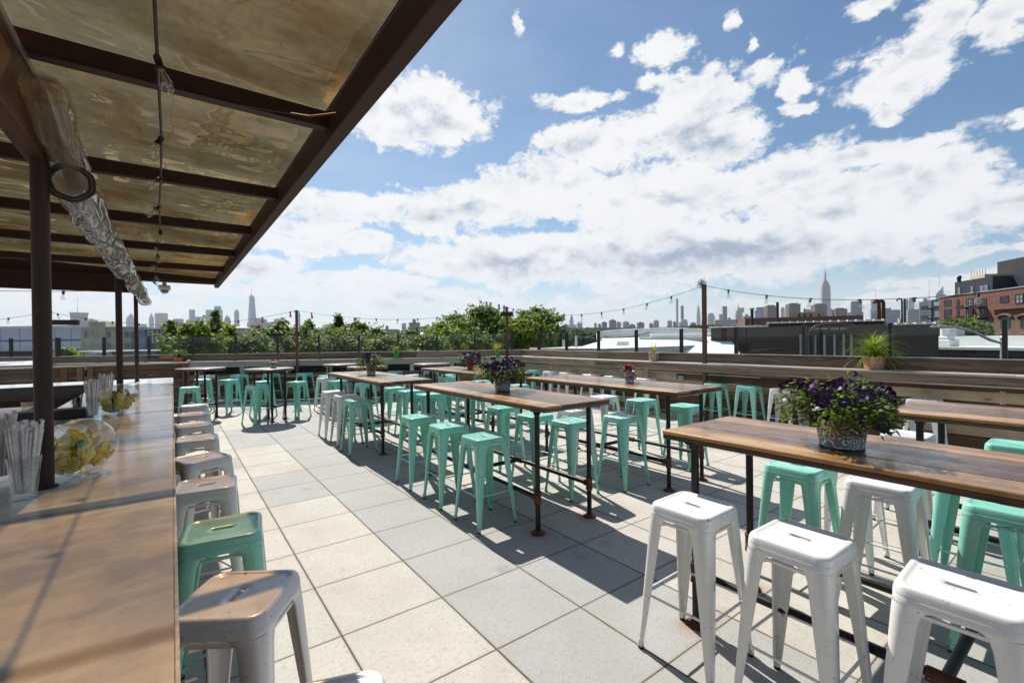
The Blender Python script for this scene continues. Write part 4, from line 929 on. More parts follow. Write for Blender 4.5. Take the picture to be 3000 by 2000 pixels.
# ------------------------------------------------------------------ pots and plants
soil = M_plain('soil', (.03, .02, .012), .95)
def M_galv(name, pattern=False):
    m, t, out = mat_new(name); N = NT(t)
    f = N.noise(N.coords(), 22, 5, .6); c = N.ramp(f, [(.3, (.27, .28, .29)), (.7, (.43, .44, .46))]); nb = None; r = N.m('MULTIPLY_ADD', f, .2, .3)
    if pattern:
        tc = N.n('ShaderNodeTexCoord'); sp = N.n('ShaderNodeSeparateXYZ'); N.l(tc.outputs['Object'], sp.inputs[0])
        cb = N.n('ShaderNodeCombineXYZ'); N.l(N.m('MULTIPLY', N.m('ARCTAN2', sp.outputs[1], sp.outputs[0]), .105), cb.inputs[0]); N.l(sp.outputs[2], cb.inputs[1])
        vo = N.n('ShaderNodeTexVoronoi', feature='F1'); vo.inputs['Scale'].default_value = 17; vo.inputs['Randomness'].default_value = .8; N.l(cb.outputs[0], vo.inputs['Vector'])
        rings = N.m('SINE', N.m('MULTIPLY', vo.outputs['Distance'], 26.0))
        vo2 = N.n('ShaderNodeTexVoronoi', feature='DISTANCE_TO_EDGE'); vo2.inputs['Scale'].default_value = 26; N.l(cb.outputs[0], vo2.inputs['Vector'])
        ed = N.ramp(vo2.outputs['Distance'], [(.02, (0, 0, 0)), (.07, (1, 1, 1))])
        h = N.ramp(N.m('MULTIPLY', rings, ed), [(.25, (0, 0, 0)), (.45, (1, 1, 1))])
        c = N.mix(h, (.15, .155, .165), (.52, .53, .55)); nb = N.bump(h, .8, .004)
    principled(N, out, c, r, .75, nb); return m
galv, galvp = M_galv('galvanised_steel'), M_galv('embossed_galvanised_steel', True)
terra = M_plain('terracotta', (.42, .20, .13), .8, 0, .35, 14); terraw = M_plain('mossy_terracotta', (.42, .30, .25), .85, 0, .5, 22)
pinkp = M_plain('pink_plastic', (.62, .02, .10), .35, 0, .1); greenp = M_plain('green_plastic', (.02, .35, .08), .35); orangep = M_plain('orange_pot', (.60, .22, .08), .7, 0, .2, 20)
leafg = M_leaf('petunia_leaf', (.045, .085, .014), (.115, .19, .028), (.28, .31, .045)); leafd = M_leaf('dark_petunia_leaf', (.03, .05, .014), (.075, .12, .026), (.18, .20, .035))
petal = M_leaf('dark_petal', (.010, .004, .016), (.026, .010, .042), (.055, .018, .085), .4, .12); throat = M_leaf('purple_throat', (.08, .01, .22), (.15, .02, .40), (.10, .015, .28), .4, .2)
redleaf = M_leaf('red_succulent_leaf', (.14, .008, .02), (.32, .015, .05), (.22, .02, .03), .35, .25); spikegreen = M_leaf('grass_blade', (.05, .13, .015), (.16, .27, .03), (.42, .38, .05), .4, .4)
spikeyel = M_leaf('yellow_blade', (.28, .26, .05), (.45, .38, .10), (.30, .30, .06), .4, .35); fernleaf = M_leaf('fern_leaf', (.06, .12, .02), (.13, .22, .03), (.24, .30, .05), .45, .4); stemg = M_plain('green_stem', (.06, .10, .02), .6)
def bucket(t, r0, r1, h, mat, rim=.004, ribs=False):
    prof = [(0, 0), (r0-.004, 0), (r0+.002, .002), (r0+.002, .008), (r0, .010), (r1, h-.012), (r1+rim, h-.010), (r1+rim+.001, h-.003), (r1+rim-.003, h), (r1-.003, h-.004), (r1-.006, h-.03)]
    if ribs: prof[5:5] = [(r0+(r1-r0)*.62, h*.62), (r0+(r1-r0)*.62+.003, h*.635), (r0+(r1-r0)*.65, h*.65)]
    MB().lathe(prof, n=44).obj('pot', mat, t)
    MB().lathe([(0, h-.024), (r1-.006, h-.026)], n=24).obj('soil', soil, t)
def leaf_quads(mb, c, d, L, w, fold=.25, up=None):
    """one folded leaf: six corners"""
    d = d.normalized(); s = d.cross(up or Vector((0, 0, 1)))
    if s.length < .05: s = Vector((1, 0, 0))
    s.normalize(); n = s.cross(d).normalized()
    b = c; m = c+d*L*.5+n*L*.06; e = c+d*L-n*L*.10
    mb.add([b, m+s*w*.5-n*fold*w, e, m-s*w*.5-n*fold*w, m], [(0, 1, 4), (1, 2, 4), (2, 3, 4), (3, 0, 4)])
def petunia(t, rw, hh, z0, seed, nl, nf, leaf, droop=.5, lsz=.034, fsz=.030):
    rd = random.Random(seed); lv = MB(); st = MB()
    for k in range(26):
        a = rd.uniform(0, 2*PI); L = rw*rd.uniform(.55, 1.05); hz = hh*rd.uniform(.2, .95)
        p = [Vector((0, 0, z0-.02)), Vector((math.cos(a)*L*.4, math.sin(a)*L*.4, z0+hz*.8)), Vector((math.cos(a)*L*.8, math.sin(a)*L*.8, z0+hz*.6)), Vector((math.cos(a)*L, math.sin(a)*L, z0+hz*.3-droop*rd.random()*.09))]
        st.path(p, [.003, .0025, .002, .0012], 5)
    st.obj('stem', stemg, t)
    def pt(shell):
        a = rd.uniform(0, 2*PI); q = math.sqrt(rd.random()); lump = 1+.22*math.sin(a*3+seed)+.12*math.sin(a*7+seed*2)
        x, y = math.cos(a)*q*rw*lump, math.sin(a)*q*rw*lump
        top = hh*lump*math.sqrt(max(0, 1-q*q*.85)); low = -.015 if q < .38 else -droop*.14*(q-.38)/.62-.01
        z = z0+(top-(top-low)*rd.random()**(4.5 if shell else 1.0)); return Vector((x, y, z)), a, q
    for k in range(nl):
        c, a, q = pt(False); d = Vector((math.cos(a)+rd.uniform(-.9, .9), math.sin(a)+rd.uniform(-.9, .9), rd.uniform(-.6, .9)))
        leaf_quads(lv, c, d, lsz*rd.uniform(.7, 1.3), lsz*rd.uniform(.4, .62), .2, Vector((rd.uniform(-.4, .4), rd.uniform(-.4, .4), 1)))
    lv.obj('foliage', leaf, t)
    for k in range(nf):
        c, a, q = pt(True); c = c+Vector((math.cos(a)*.01, math.sin(a)*.01, .012))
        ax = Vector((math.cos(a)*q+rd.uniform(-.5, .5), math.sin(a)*q+rd.uniform(-.5, .5), rd.uniform(.1, .9))).normalized(); o = ax.orthogonal().normalized(); w = ax.cross(o); R = fsz*rd.uniform(.75, 1.15); n = 20
        vs = [c-ax*R*.9]+[c-ax*R*.12+(o*math.cos(2*PI*i/n)+w*math.sin(2*PI*i/n))*R*.33 for i in range(n)]+[c+ax*R*(.08*math.sin(5*2*PI*i/n)+rd.uniform(-.06, .06))+(o*math.cos(2*PI*i/n)+w*math.sin(2*PI*i/n))*R*(1+.13*math.cos(5*2*PI*i/n)) for i in range(n)]
        b = MB().add(vs, [(1+i, 1+(i+1) % n, 1+n+(i+1) % n, 1+n+i) for i in range(n)], True).obj('blossom', petal, t)
        MB().add(vs[:1+n], [(0, 1+i, 1+(i+1) % n) for i in range(n)], True).obj('throat', throat, b)
def flower_pail(name, label, x, y, z, r0, r1, h, mat, rw, hh, seed, nl, nf, leaf, droop=.5, lsz=.034, fsz=.03, ribs=False):
    t = thing(name, label, 'flower pot', (x, y, z), seed*.7, 'flower pots on the long tables'); bucket(t, r0, r1, h, mat, ribs=ribs); petunia(t, rw, hh, h, seed, nl, nf, leaf, droop, lsz, fsz); return t
flower_pail('flower_pail', 'big embossed metal pail of dark purple petunias on the table nearest the camera', 1.90, -1.14, 1.0805, .092, .112, .158, galvp, .228, .148, 3, 2300, 74, leafg, .30, .036, .031)
flower_pail('flower_pail', 'patterned metal pail of dark petunias on the middle long table', 2.07, 1.97, 1.0805, .078, .096, .175, galvp, .235, .145, 5, 1500, 80, leafg, .42, .038, .032)
flower_pail('flower_pail', 'plain grey metal pail of leafy petunias on the far left long table', 1.81, 5.22, 1.0805, .066, .084, .165, galv, .21, .14, 8, 900, 30, leafg, .6, .042, .033, True)
flower_pail('flower_pot', 'bright pink pot of dark drooping petunias on the far long table', 3.68, 5.25, 1.0805, .064, .080, .165, pinkp, .225, .12, 9, 850, 48, leafd, .8, .042, .034)
def rosette(t, z0, r, h, seed, n, mat):
    rd = random.Random(seed); mb = MB()
    for s in range(5):
        cx, cy = rd.uniform(-r, r)*.45, rd.uniform(-r, r)*.45; hz = h*rd.uniform(.55, 1)
        for k in range(n//5):
            a = k*2.4+s; f = k/(n//5); zz = z0-.01+hz*f; d = Vector((math.cos(a), math.sin(a), .15+1.2*f)); leaf_quads(mb, Vector((cx, cy, zz)), d, r*(.95-.45*f), r*.26, .3)
    mb.obj('leaves', mat, t)
t = thing('small_pail', 'small grey pail with a swing handle holding a crimson plant', 'flower pot', (3.73, 1.64, 1.0805), .3, 'small pots with red plants'); bucket(t, .052, .070, .135, galv, ribs=True); rosette(t, .135, .085, .10, 3, 90, redleaf)
h = t
A_ = [(.076*math.cos(a)*1.0, -.035+(-.052)*math.sin(a), .112-.018*math.sin(a)) for a in [PI*i/16 for i in range(17)]]
MB().path(A_, .0025, 6).obj('handle', galv, h); MB().tube((-.022, -.087, .094), (.022, -.087, .094), .0075, n=10).obj('wooden_grip', wredz, h)
t = thing('small_pail', 'tiny grey pot with a dark red succulent on the small round table', 'flower pot', (.94, 8.55, 1.0805), 0, 'small pots with red plants'); bucket(t, .054, .072, .130, galv); rosette(t, .13, .06, .09, 4, 50, redleaf)
def blades(t, z0, n, L, w, seed, mat, arch=1.0, spread=1.0, stiff=False):
    rd = random.Random(seed); mb = MB()
    for k in range(n):
        a = rd.uniform(0, 2*PI); l = L*rd.uniform(.55, 1.1); el = (PI/2-abs(rd.gauss(0, .42))*spread) if not stiff else PI/2-rd.uniform(.05, .85)
        p = Vector((rd.uniform(-.03, .03), rd.uniform(-.03, .03), z0)); d = Vector((math.cos(a)*math.cos(el), math.sin(a)*math.cos(el), math.sin(el))); s = Vector((-math.sin(a), math.cos(a), 0)); pts = []
        seg = 7 if not stiff else 3
        for i in range(seg+1):
            f = i/seg; ww = w*(1-f)**.6*.5+.0004; pts += [p-s*ww, p+s*ww]; p = p+d*l/seg
            if not stiff: d = (d+Vector((math.cos(a)*.12, math.sin(a)*.12, -.42*arch*f-.12))).normalized()
        mb.add(pts, [(2*i, 2*i+1, 2*i+3, 2*i+2) for i in range(seg)], True)
    mb.obj('blades', mat, t)
def ledge_right(y, n=.20): return (KX-n, y)
def ledge_back(X, n=.20):
    d = ray(X, 1000); o = Vector((KX, KY))+Vector((-.4886, -.8725))*n; e = Vector((-.8725, .4886))
    # CAM + k d = o + s e
    det = d.x*(-e.y)-(-e.x)*d.y; k = ((o.x-CAM.x)*(-e.y)-(-e.x)*(o.y-CAM.y))/det; return (CAM.x+d.x*k, CAM.y+d.y*k)
GP = 'plant pots on the ledges of the plank walls'
t = thing('plant_pot', 'printed terracotta pot of long arching grass on the right ledge', 'plant pot', (*ledge_right(.24), 1.119), 0, GP); bucket(t, .108, .142, .19, terra, .006); blades(t, .18, 360, .56, .010, 2, spikegreen, 1.0, 1.7)
tp_white = M_plain('pot_print_white', (.62, .56, .52), .8)
def on_pot(u, z, r0=.108, r1=.142, h=.19, face=-math.radians(143.4), off=.0012):
    r = r0+(r1-r0)*z/h+off; a = face+u/r; return (r*math.cos(a), r*math.sin(a), z)
def pot_line(pts): return [on_pot(u, z) for u, z in pts]
pm = MB()
for hw, zb, zt in ((.052, .018, .135), (.044, .026, .127)):
    pm.path(pot_line([(-hw, zb), (-hw*1.05, (zb+zt)/2), (-hw*.8, zt), (0, zt+.012), (hw*.8, zt), (hw*1.05, (zb+zt)/2), (hw, zb), (0, zb-.006), (-hw, zb)]), .0016, 4)
for s in (-1, 1):
    pm.path(pot_line([(s*.006, .106), (s*.020, .120), (s*.034, .112), (s*.020, .104), (s*.006, .102)]), .0024, 4)
    pm.path(pot_line([(s*.062, .03), (s*.075, .07), (s*.068, .12), (s*.085, .15)]), .0022, 4); pm.path(pot_line([(s*.085, .03), (s*.098, .08), (s*.090, .13)]), .0022, 4); pm.path(pot_line([(s*.060, .155), (s*.075, .165), (s*.092, .158)]), .002, 4)
pm.path(pot_line([(0, .116), (0, .092)]), .0035, 5); pm.path(pot_line([(-.028, .086), (.028, .086)]), .0016, 4); pm.path(pot_line([(-.030, .036), (.030, .036)]), .0022, 4)
pm.path(pot_line([(-.012, .074), (-.004, .079), (.008, .077), (.010, .069), (.002, .062), (.011, .056), (.010, .046), (0, .042), (-.013, .047)]), .0028, 5)
pm.obj('printed_emblem', tp_white, t)
t = thing('plant_pot', 'mossy terracotta pot with a small spiky plant on the right ledge', 'plant pot', (*ledge_right(4.05), 1.119), 0, GP); bucket(t, .088, .115, .185, terraw, .006); blades(t, .18, 26, .27, .014, 5, spikeyel, 0, 1, True)
t = thing('plant_pot', 'green plastic pot with grassy plant on the rear bench ledge', 'plant pot', (*ledge_back(1161), 1.119), 0, GP); bucket(t, .060, .080, .16, greenp); blades(t, .15, 130, .30, .014, 6, spikegreen, .8, 1.1)
t = thing('plant_pot', 'green pot with yellow spiky leaves on the rear ledge beside the corner pole', 'plant pot', (*ledge_back(1456), 1.119), 0, GP); bucket(t, .062, .082, .15, greenp); blades(t, .14, 60, .36, .018, 7, spikeyel, 0, 1, True)
t = thing('plant_pot', 'orange clay pot of bushy fern on the rear ledge behind the screen', 'plant pot', (*ledge_back(523), 1.119), 0, GP); bucket(t, .085, .11, .12, orangep); blades(t, .11, 260, .33, .018, 9, fernleaf, 1.1, 1.3)

# ------------------------------------------------------------------ trees beyond the deck
bark = M_plain('tree_bark', (.09, .07, .05), .9, 0, .3, 12, bump=.4, bscale=30)
TL = {'mid': M_leaf('leaf_mid_green', (.045, .080, .014), (.105, .180, .026), (.21, .28, .045)), 'yel': M_leaf('leaf_yellow_green', (.065, .105, .014), (.155, .225, .028), (.30, .34, .05)),
      'dark': M_leaf('leaf_dark_green', (.028, .052, .014), (.062, .110, .022), (.14, .19, .035)), 'pale': M_leaf('leaf_pale_olive', (.065, .095, .026), (.145, .190, .055), (.27, .31, .11))}
import numpy as np
def leaf_mesh(name, mat, parent, C, size, rs, flat=.5):
    n = len(C); d = rs.normal(size=(n, 3)); d[:, 2] *= .55; d /= np.linalg.norm(d, axis=1, keepdims=True)
    u = rs.normal(size=(n, 3))*(1-flat); u[:, 2] += flat*2.0; s = np.cross(d, u); s /= np.linalg.norm(s, axis=1, keepdims=True)+1e-9
    L = size*rs.uniform(.6, 1.35, (n, 1)); w = L*rs.uniform(.32, .5, (n, 1))
    up_ = np.cross(s, d); V = np.stack([C-d*L*.5, C+s*w-up_*w*.3, C+d*L*.5, C-s*w-up_*w*.3], 1).reshape(-1, 3)
    me = bpy.data.meshes.new(name); me.vertices.add(4*n); me.vertices.foreach_set('co', V.astype(np.float32).ravel())
    me.loops.add(4*n); me.loops.foreach_set('vertex_index', np.arange(4*n, dtype=np.int32)); me.polygons.add(n)
    me.polygons.foreach_set('loop_start', np.arange(0, 4*n, 4, dtype=np.int32)); me.polygons.foreach_set('loop_total', np.full(n, 4, np.int32)); me.update(calc_edges=True)
    me.materials.append(mat); o = bpy.data.objects.new(name, me); return link(o, parent)
def tree(X, ytop, wpx, D, label, kind='mid', seed=1, leaves=5000, lsize=.16, ybase=1045, form='round', group='trees beyond the wind screen', density=1.0):
    P = at(X, D); zt = zat(P, ytop); zb = zat(P, ybase)-.6; R = wpx/2*D/FPX; H = zt-zb; rs = np.random.RandomState(seed)
    t = thing('tree', label, 'tree', (P.x, P.y, GROUND), 0, group)
    zt -= GROUND; zb -= GROUND; nb = 34 if form != 'spire' else 22; clumps = []
    for k in range(nb):
        f = (k+.5)/nb; z = zb+H*(.04+.9*f) if form != 'flat' else zb+H*(.15+.78*f)
        if form == 'round': rad = R*math.sqrt(max(.03, 1-(max(0, f-.35)/.68)**2))
        elif form == 'spire': rad = R*(1.0-.85*f)
        elif form == 'flat': rad = R*(.55+.5*math.sin(f*PI*.93))
        else: rad = R*(.9-.45*f)
        a = k*2.39996+seed; q = rs.uniform(.30, .95) if f < .93 else rs.uniform(0, .25)
        cr = R*rs.uniform(.26, .44)*(1.0 if f < .8 else .62)*(1.15-.75*f if form == 'spire' else 1); clumps.append((math.cos(a)*rad*q, math.sin(a)*rad*q, z, cr))
    tk = MB(); r0 = max(.06, R*.07); lean = rs.uniform(-.08, .08, 2)
    trunk = [Vector((lean[0]*R*f*2, lean[1]*R*f*2, (zt*.86)*f)) for f in (0, .25, .5, .7, .85, 1)]
    tk.path(trunk, [r0*1.3, r0, r0*.8, r0*.55, r0*.35, r0*.12], 8); tk.obj('trunk', bark, t)
    lb = MB(); C = []
    for (x, y, z, cr) in clumps:
        f = max(.1, min(.95, (z-H*.22)/(zt*.86))); i = min(4, int(f*5)); s = trunk[i].lerp(trunk[i+1], .5); e = Vector((x, y, z)); m = s.lerp(e, .5)+Vector((0, 0, -.05*R))
        lb.path([s, m, e], [r0*.32, r0*.22, r0*.07], 5)
        n = int(leaves/nb*1.5); g = rs.normal(size=(n, 3)); g /= np.linalg.norm(g, axis=1, keepdims=True); rr_ = rs.uniform(.15, 1.0, (n, 1))**.45
        g = g*rr_*cr*np.array([1.25, 1.25, .62 if form == 'flat' else .8])*(1+.30*np.sin(g[:, :1]*5+seed)); C.append(g+np.array([x, y, z]))
        for q in range(3):   # sprays sticking out of the outline
            dd = rs.normal(size=3); dd[2] = abs(dd[2])*.8; dd /= np.linalg.norm(dd); e2 = e+Vector(dd)*cr*1.55
            lb.path([e, e2], [r0*.06, r0*.03], 4)
            k2 = 16; ff = rs.uniform(.45, 1.1, (k2, 1)); C.append(np.array(e)+np.array(dd)*cr*1.55*ff+rs.normal(size=(k2, 3))*lsize*.55)
    lb.obj('limbs', bark, t)
    leaf_mesh('crown', TL[kind], t, np.concatenate(C), lsize, rs)
    return t
TR = [(503, 932, 62, 17, 'slim leafy young tree rising in front of the blue metal shed', 'yel', 'spire', 2400, .12), (575, 952, 160, 17, 'yellow green bush right of the slim young tree', 'yel', 'round', 6000, .13),
      (632, 900, 66, 18, 'thin upright tree in front of the glass towers left of the tank', 'yel', 'spire', 1600, .12), (650, 945, 110, 19, 'leafy tree directly left of the rusty white tank', 'yel', 'round', 4500, .13),
      (740, 982, 150, 20, 'pale olive tree in front of the white tank', 'pale', 'round', 5500, .14), (820, 944, 110, 22, 'pale leaved tree left of the slim rusty pole', 'pale', 'round', 5000, .15),
      (905, 936, 130, 24, 'tree with spiky shoots just right of the slim rusty pole', 'mid', 'spire', 5200, .15), (880, 968, 150, 22, 'low olive tree behind the slim rusty pole', 'pale', 'round', 4800, .15),
      (990, 915, 92, 26, 'dark pointed tree standing taller than its neighbours left of centre', 'dark', 'spire', 6200, .16), (1045, 940, 90, 27, 'medium tree right of the dark pointed tree', 'mid', 'round', 4200, .16),
      (985, 968, 190, 24, 'bushy lower tree beneath the dark pointed tree', 'pale', 'round', 6200, .15), (1105, 962, 100, 26, 'small feathery tree right of centre left skyline', 'mid', 'round', 3600, .16), (1130, 992, 150, 24, 'low bushy tree above the green plant pot', 'pale', 'round', 4500, .15),
      (1205, 972, 130, 28, 'dark round tree in front of the brown apartment blocks', 'dark', 'round', 5500, .17), (1290, 950, 150, 30, 'bright tree left of the big spreading tree', 'yel', 'round', 6500, .18), (1250, 990, 170, 27, 'low tree by the curved street lamp', 'mid', 'round', 5200, .17),
      (1415, 896, 200, 34, 'biggest spreading tree left of the corner pole', 'mid', 'flat', 11500, .20), (1370, 960, 190, 32, 'dense tree below the big spreading one', 'mid', 'round', 7500, .19), (1475, 945, 150, 33, 'dense tree directly behind the corner pole', 'mid', 'round', 6500, .19),
      (1580, 896, 150, 36, 'open topped tall tree right of the corner pole', 'mid', 'flat', 7000, .21), (1555, 930, 180, 34, 'bright green dense tree right of the corner pole', 'yel', 'round', 9000, .20), (1625, 965, 90, 36, 'small tree at the right end of the tree line', 'dark', 'round', 3000, .2),
      (190, 1026, 60, 17, 'small bush showing just over the wall beside the thick post', 'yel', 'round', 1500, .12)]
for i, (X, yt, w, D, lab, kd, fm, nl, ls) in enumerate(TR): tree(X, yt, w, D, lab, kd, 10+i, nl, ls, 1050, fm)
for i, (X, yt, w, D, lab, kd) in enumerate([(2790, 942, 90, 60, 'green tree in front of the brick apartment block, left one', 'mid'), (2850, 938, 90, 62, 'green tree in front of the brick apartment block, middle one', 'yel'), (2905, 955, 80, 60, 'green tree between brick block and arched window building', 'mid'),
                                            (1690, 972, 60, 120, 'distant dark tree below the far brown housing blocks, left one', 'dark'), (1732, 978, 60, 125, 'distant dark tree below the far brown housing blocks, right one', 'dark')]):
    tree(X, yt, w, D, lab, kd, 60+i, 4200, .30 if D < 100 else .6, 1000, 'round')

# ------------------------------------------------------------------ neighbouring buildings
def hitplane(X, A, d):
    """plan-view meeting point of photo column X with the line A + s*d"""
    r = ray(X, 1000); det = r.x*(-d.y)+d.x*r.y; k = ((A.x-CAM.x)*(-d.y)+d.x*(A.y-CAM.y))/det
    return Vector((CAM.x+r.x*k, CAM.y+r.y*k, 0))
class Bld:
    def __init__(s, name, label, X0, D0, X1, D1, ytop, depth, mat, cat='building', zbot=GROUND, ytop_at=None, group=None, part='wall'):
        s.A = at(X0, D0); s.B = at(X1, D1); s.d = (s.B-s.A).normalized(); s.L = (s.B-s.A).length; s.zb = zbot
        s.t = thing(name, label, cat, (s.A.x, s.A.y, zbot), math.atan2(s.d.y, s.d.x), group)
        q = s.A if ytop_at is None else hitplane(ytop_at, s.A, s.d); s.zt = zat(q, ytop)-zbot; s.depth = depth
        s.wall = MB().box(0, s.L, 0, depth, 0, s.zt).obj(part, mat, s.t)
    def x(s, X): return (hitplane(X, s.A, s.d)-s.A).dot(s.d)
    def z(s, X, Y): return zat(hitplane(X, s.A, s.d), Y)-s.zb
    def rect(s, xa, xb, ya, yb):
        m = (xa+xb)/2; return s.x(xa), s.x(xb), s.z(m, yb), s.z(m, ya)
    def win(s, xa, xb, ya, yb, frame, pane, nx=1, nz=1, fw_=.07, out=.05, name='window', arch=False):
        x0, x1, z0, z1 = s.rect(xa, xb, ya, yb); mb = MB()
        mb.box(x0, x1, -out, .02, z0, z0+fw_); mb.box(x0, x1, -out, .02, z1-fw_, z1); mb.box(x0, x0+fw_, -out, .02, z0+fw_, z1-fw_); mb.box(x1-fw_, x1, -out, .02, z0+fw_, z1-fw_)
        for i in range(1, nx): c = x0+(x1-x0)*i/nx; mb.box(c-fw_*.35, c+fw_*.35, -out+.01, .02, z0+fw_, z1-fw_)
        for i in range(1, nz): c = z0+(z1-z0)*i/nz; mb.box(x0+fw_, x1-fw_, -out+.015, .02, c-fw_*.3, c+fw_*.3)
        w = mb.obj(name, frame, s.t); MB().box(x0+fw_*.5, x1-fw_*.5, -.012, -.004, z0+fw_*.5, z1-fw_*.5).obj('pane', pane, w)
        if arch:
            n = 10; c = (x0+x1)/2; R = (x1-x0)/2+.25; pts = [(c+R*math.cos(PI*i/n), -.06, z1-.1+(R*.42)*math.sin(PI*i/n)) for i in range(n+1)]
            MB().path(pts, .16, 6).obj('arch', arch, w)
        return w
    def part(s, name, mat, xa, xb, ya, yb, y0, y1, parent=None, zt_=None):
        x0, x1, z0, z1 = s.rect(xa, xb, ya, yb); return MB().box(x0, x1, y0, y1, z0, z1).obj(name, mat, parent or s.t)
pane = M_plain('window_pane_dark', (.035, .045, .05), .12, 0, .3, .6); panel = M_plain('window_pane_pale', (.20, .25, .27), .15, 0, .35, .8); frameb = M_plain('black_window_frame', (.015, .016, .018), .5); framew = M_plain('pale_window_frame', (.42, .42, .40), .6)
cream = M_plain('cream_render', (.60, .54, .38), .85, 0, .12, .35); creamd = M_plain('cream_infill', (.60, .50, .30), .85, 0, .12, .5)
whitemetal = M_plain('pale_corrugated_wall', (.60, .61, .65), .6, 0, .05, .2); bluestripe = M_plain('blue_stripe', (.03, .13, .36), .6); whiteroof = M_plain('white_roof_coating', (.76, .77, .75), .7, 0, .06, .9, bump=.5, bscale=3)
rooftrim = M_plain('white_coping', (.70, .68, .64), .7, 0, .2, 3); greywall = M_plain('grey_wall', (.28, .29, .28), .85, 0, .2, .6); tinroof = M_plain('tin_roof', (.5, .51, .5), .5, 0, .2, .8)
b = Bld('warehouse', 'long pale warehouse with a blue stripe at the far left', -420, 84, 237, 78, 960, 40, whitemetal, ytop_at=100)
b.part('stripe', bluestripe, -420, 237, 997, 1002.5, -.04, -.002); b.part('roof_edge', rooftrim, -420, 237, 958, 963, -.25, -.041)
for X in (-150, -70, 3, 58, 110, 161, 209): b.part('wall_seam', greywall, X-.6, X+.6, 963.5, 1026, -.038, -.001)
b.part('dark_base', M_plain('blue_dark_base', (.03, .06, .10), .7, 0, .3, 1.5), -420, 237, 1030, 1048, -.06, -.003); b.part('canopy_roof', tinroof, -420, 262, 1026, 1029, -2.5, -.062)
for X in (45, 78): b.part('roof_vent', m_box, X-9, X+9, 953.5, 957.8, 3, 5)
b = Bld('cream_building', 'cream industrial building with a stair tower left of the second post', 237, 76, 432, 80, 957.5, 25, cream, ytop_at=330)
x0, x1, z0, z1 = b.rect(262, 312, 942, 1035); MB().box(x0, x1, -.35, 6, 0, z1).obj('stair_tower', cream, b.t)
b.part('roof_edge', rooftrim, 312.5, 432, 956.5, 959.5, -.3, -.002); b.part('infill_panel', creamd, 292, 307, 965, 982, -.39, -.352)
for (xa, xb, ya, yb) in ((246, 260, 970, 991), (363, 382, 969.5, 989), (363, 382, 1002, 1021), (390, 400, 970, 989), (416, 430, 970, 989), (390, 400, 1002, 1021)): b.win(xa, xb, ya, yb, framew, pane, 4, 4, .12)
for (xa, xb, ya, yb) in ((315, 326, 969.5, 989), (315, 326, 1002, 1021), (297, 305, 1002, 1021)): b.win(xa, xb, ya, yb, framew, pane, 2, 3, .12, .42 if xa < 312 else .05)
for (xa, xb, ya, yb) in ((270.5, 275, 967, 979.5), (270.5, 275, 1000.5, 1012), (278, 281, 949, 954), (280, 283, 983, 988)): b.win(xa, xb, ya, yb, framew, pane, 1, 1, .1, .42)
b = Bld('blue_shed', 'streaked blue and white metal shed behind the slim young tree', 424, 62, 575, 66, 963.5, 22, M_plain('streaked_blue_metal', (.10, .15, .24), .6, 0, .5, 1.2)); b.part('roof_edge', tinroof, 420, 580, 961.5, 965, -.3, -.002)
for X in (435, 447, 461, 473, 489, 505, 522, 540): b.part('pale_strip', tinroof, X-1.6, X+1.6, 966, 1003, -.04, -.003)
b = Bld('low_building', 'low grey building with a pale roof below the cream building', 165, 52, 470, 54, 1030, 8, greywall); b.part('roof_edge', tinroof, 165, 470, 1028, 1031, -.5, -.002); b.part('gable', tinroof, 303, 338, 1030, 1044, -3, -.51)
b = Bld('beige_block', 'plain beige rooftop block between the leafy trees at left', 459, 92, 542, 94, 945, 14, cream)
b = Bld('long_shed', 'long low grey shed right of the rusty tank', 725, 64, 950, 78, 966, 20, greywall); b.part('roof_edge', tinroof, 725, 950, 964, 967.5, -.4, -.002)
b = Bld('rooftop_billboard', 'cream rooftop box with a red painted sign behind the tank', 735, 66, 775, 67, 950, 4, cream, zbot=2.0); b.part('red_panel', signred, 738, 756, 955.5, 964, -.1, -.01); b.part('dark_panel', black, 756.5, 761, 953, 966, -.1, -.01)
tankm = mat_new('rust_streaked_white_tank'); N = NT(tankm[1])
f = N.noise(N.coords((1, 1, .12)), 3.2, 6, .7); principled(N, tankm[2], N.ramp(f, [(.48, (.62, .60, .55)), (.60, (.45, .33, .22)), (.7, (.30, .14, .07))]), .7); tankm = tankm[0]
P = at(703, 60); zt = zat(P, 963)-GROUND; R = 59/2*60/FPX
t = thing('storage_tank', 'white cylindrical storage tank streaked with rust', 'tank', (P.x, P.y, GROUND)); MB().tube((0, 0, 0), (0, 0, zt), R, n=40).obj('shell', tankm, t); MB().lathe([(R+.06, zt-.08), (R+.06, zt+.02), (R*.6, zt+.22), (0, zt+.3)], n=40).obj('roof', tankm, t)
for k in (0, 1, 2): MB().lathe([(R+.02, zt*k/3+.5), (R+.05, zt*k/3+.5), (R+.05, zt*k/3+.56), (R+.02, zt*k/3+.56)], n=40).obj('hoop', tankm, t)
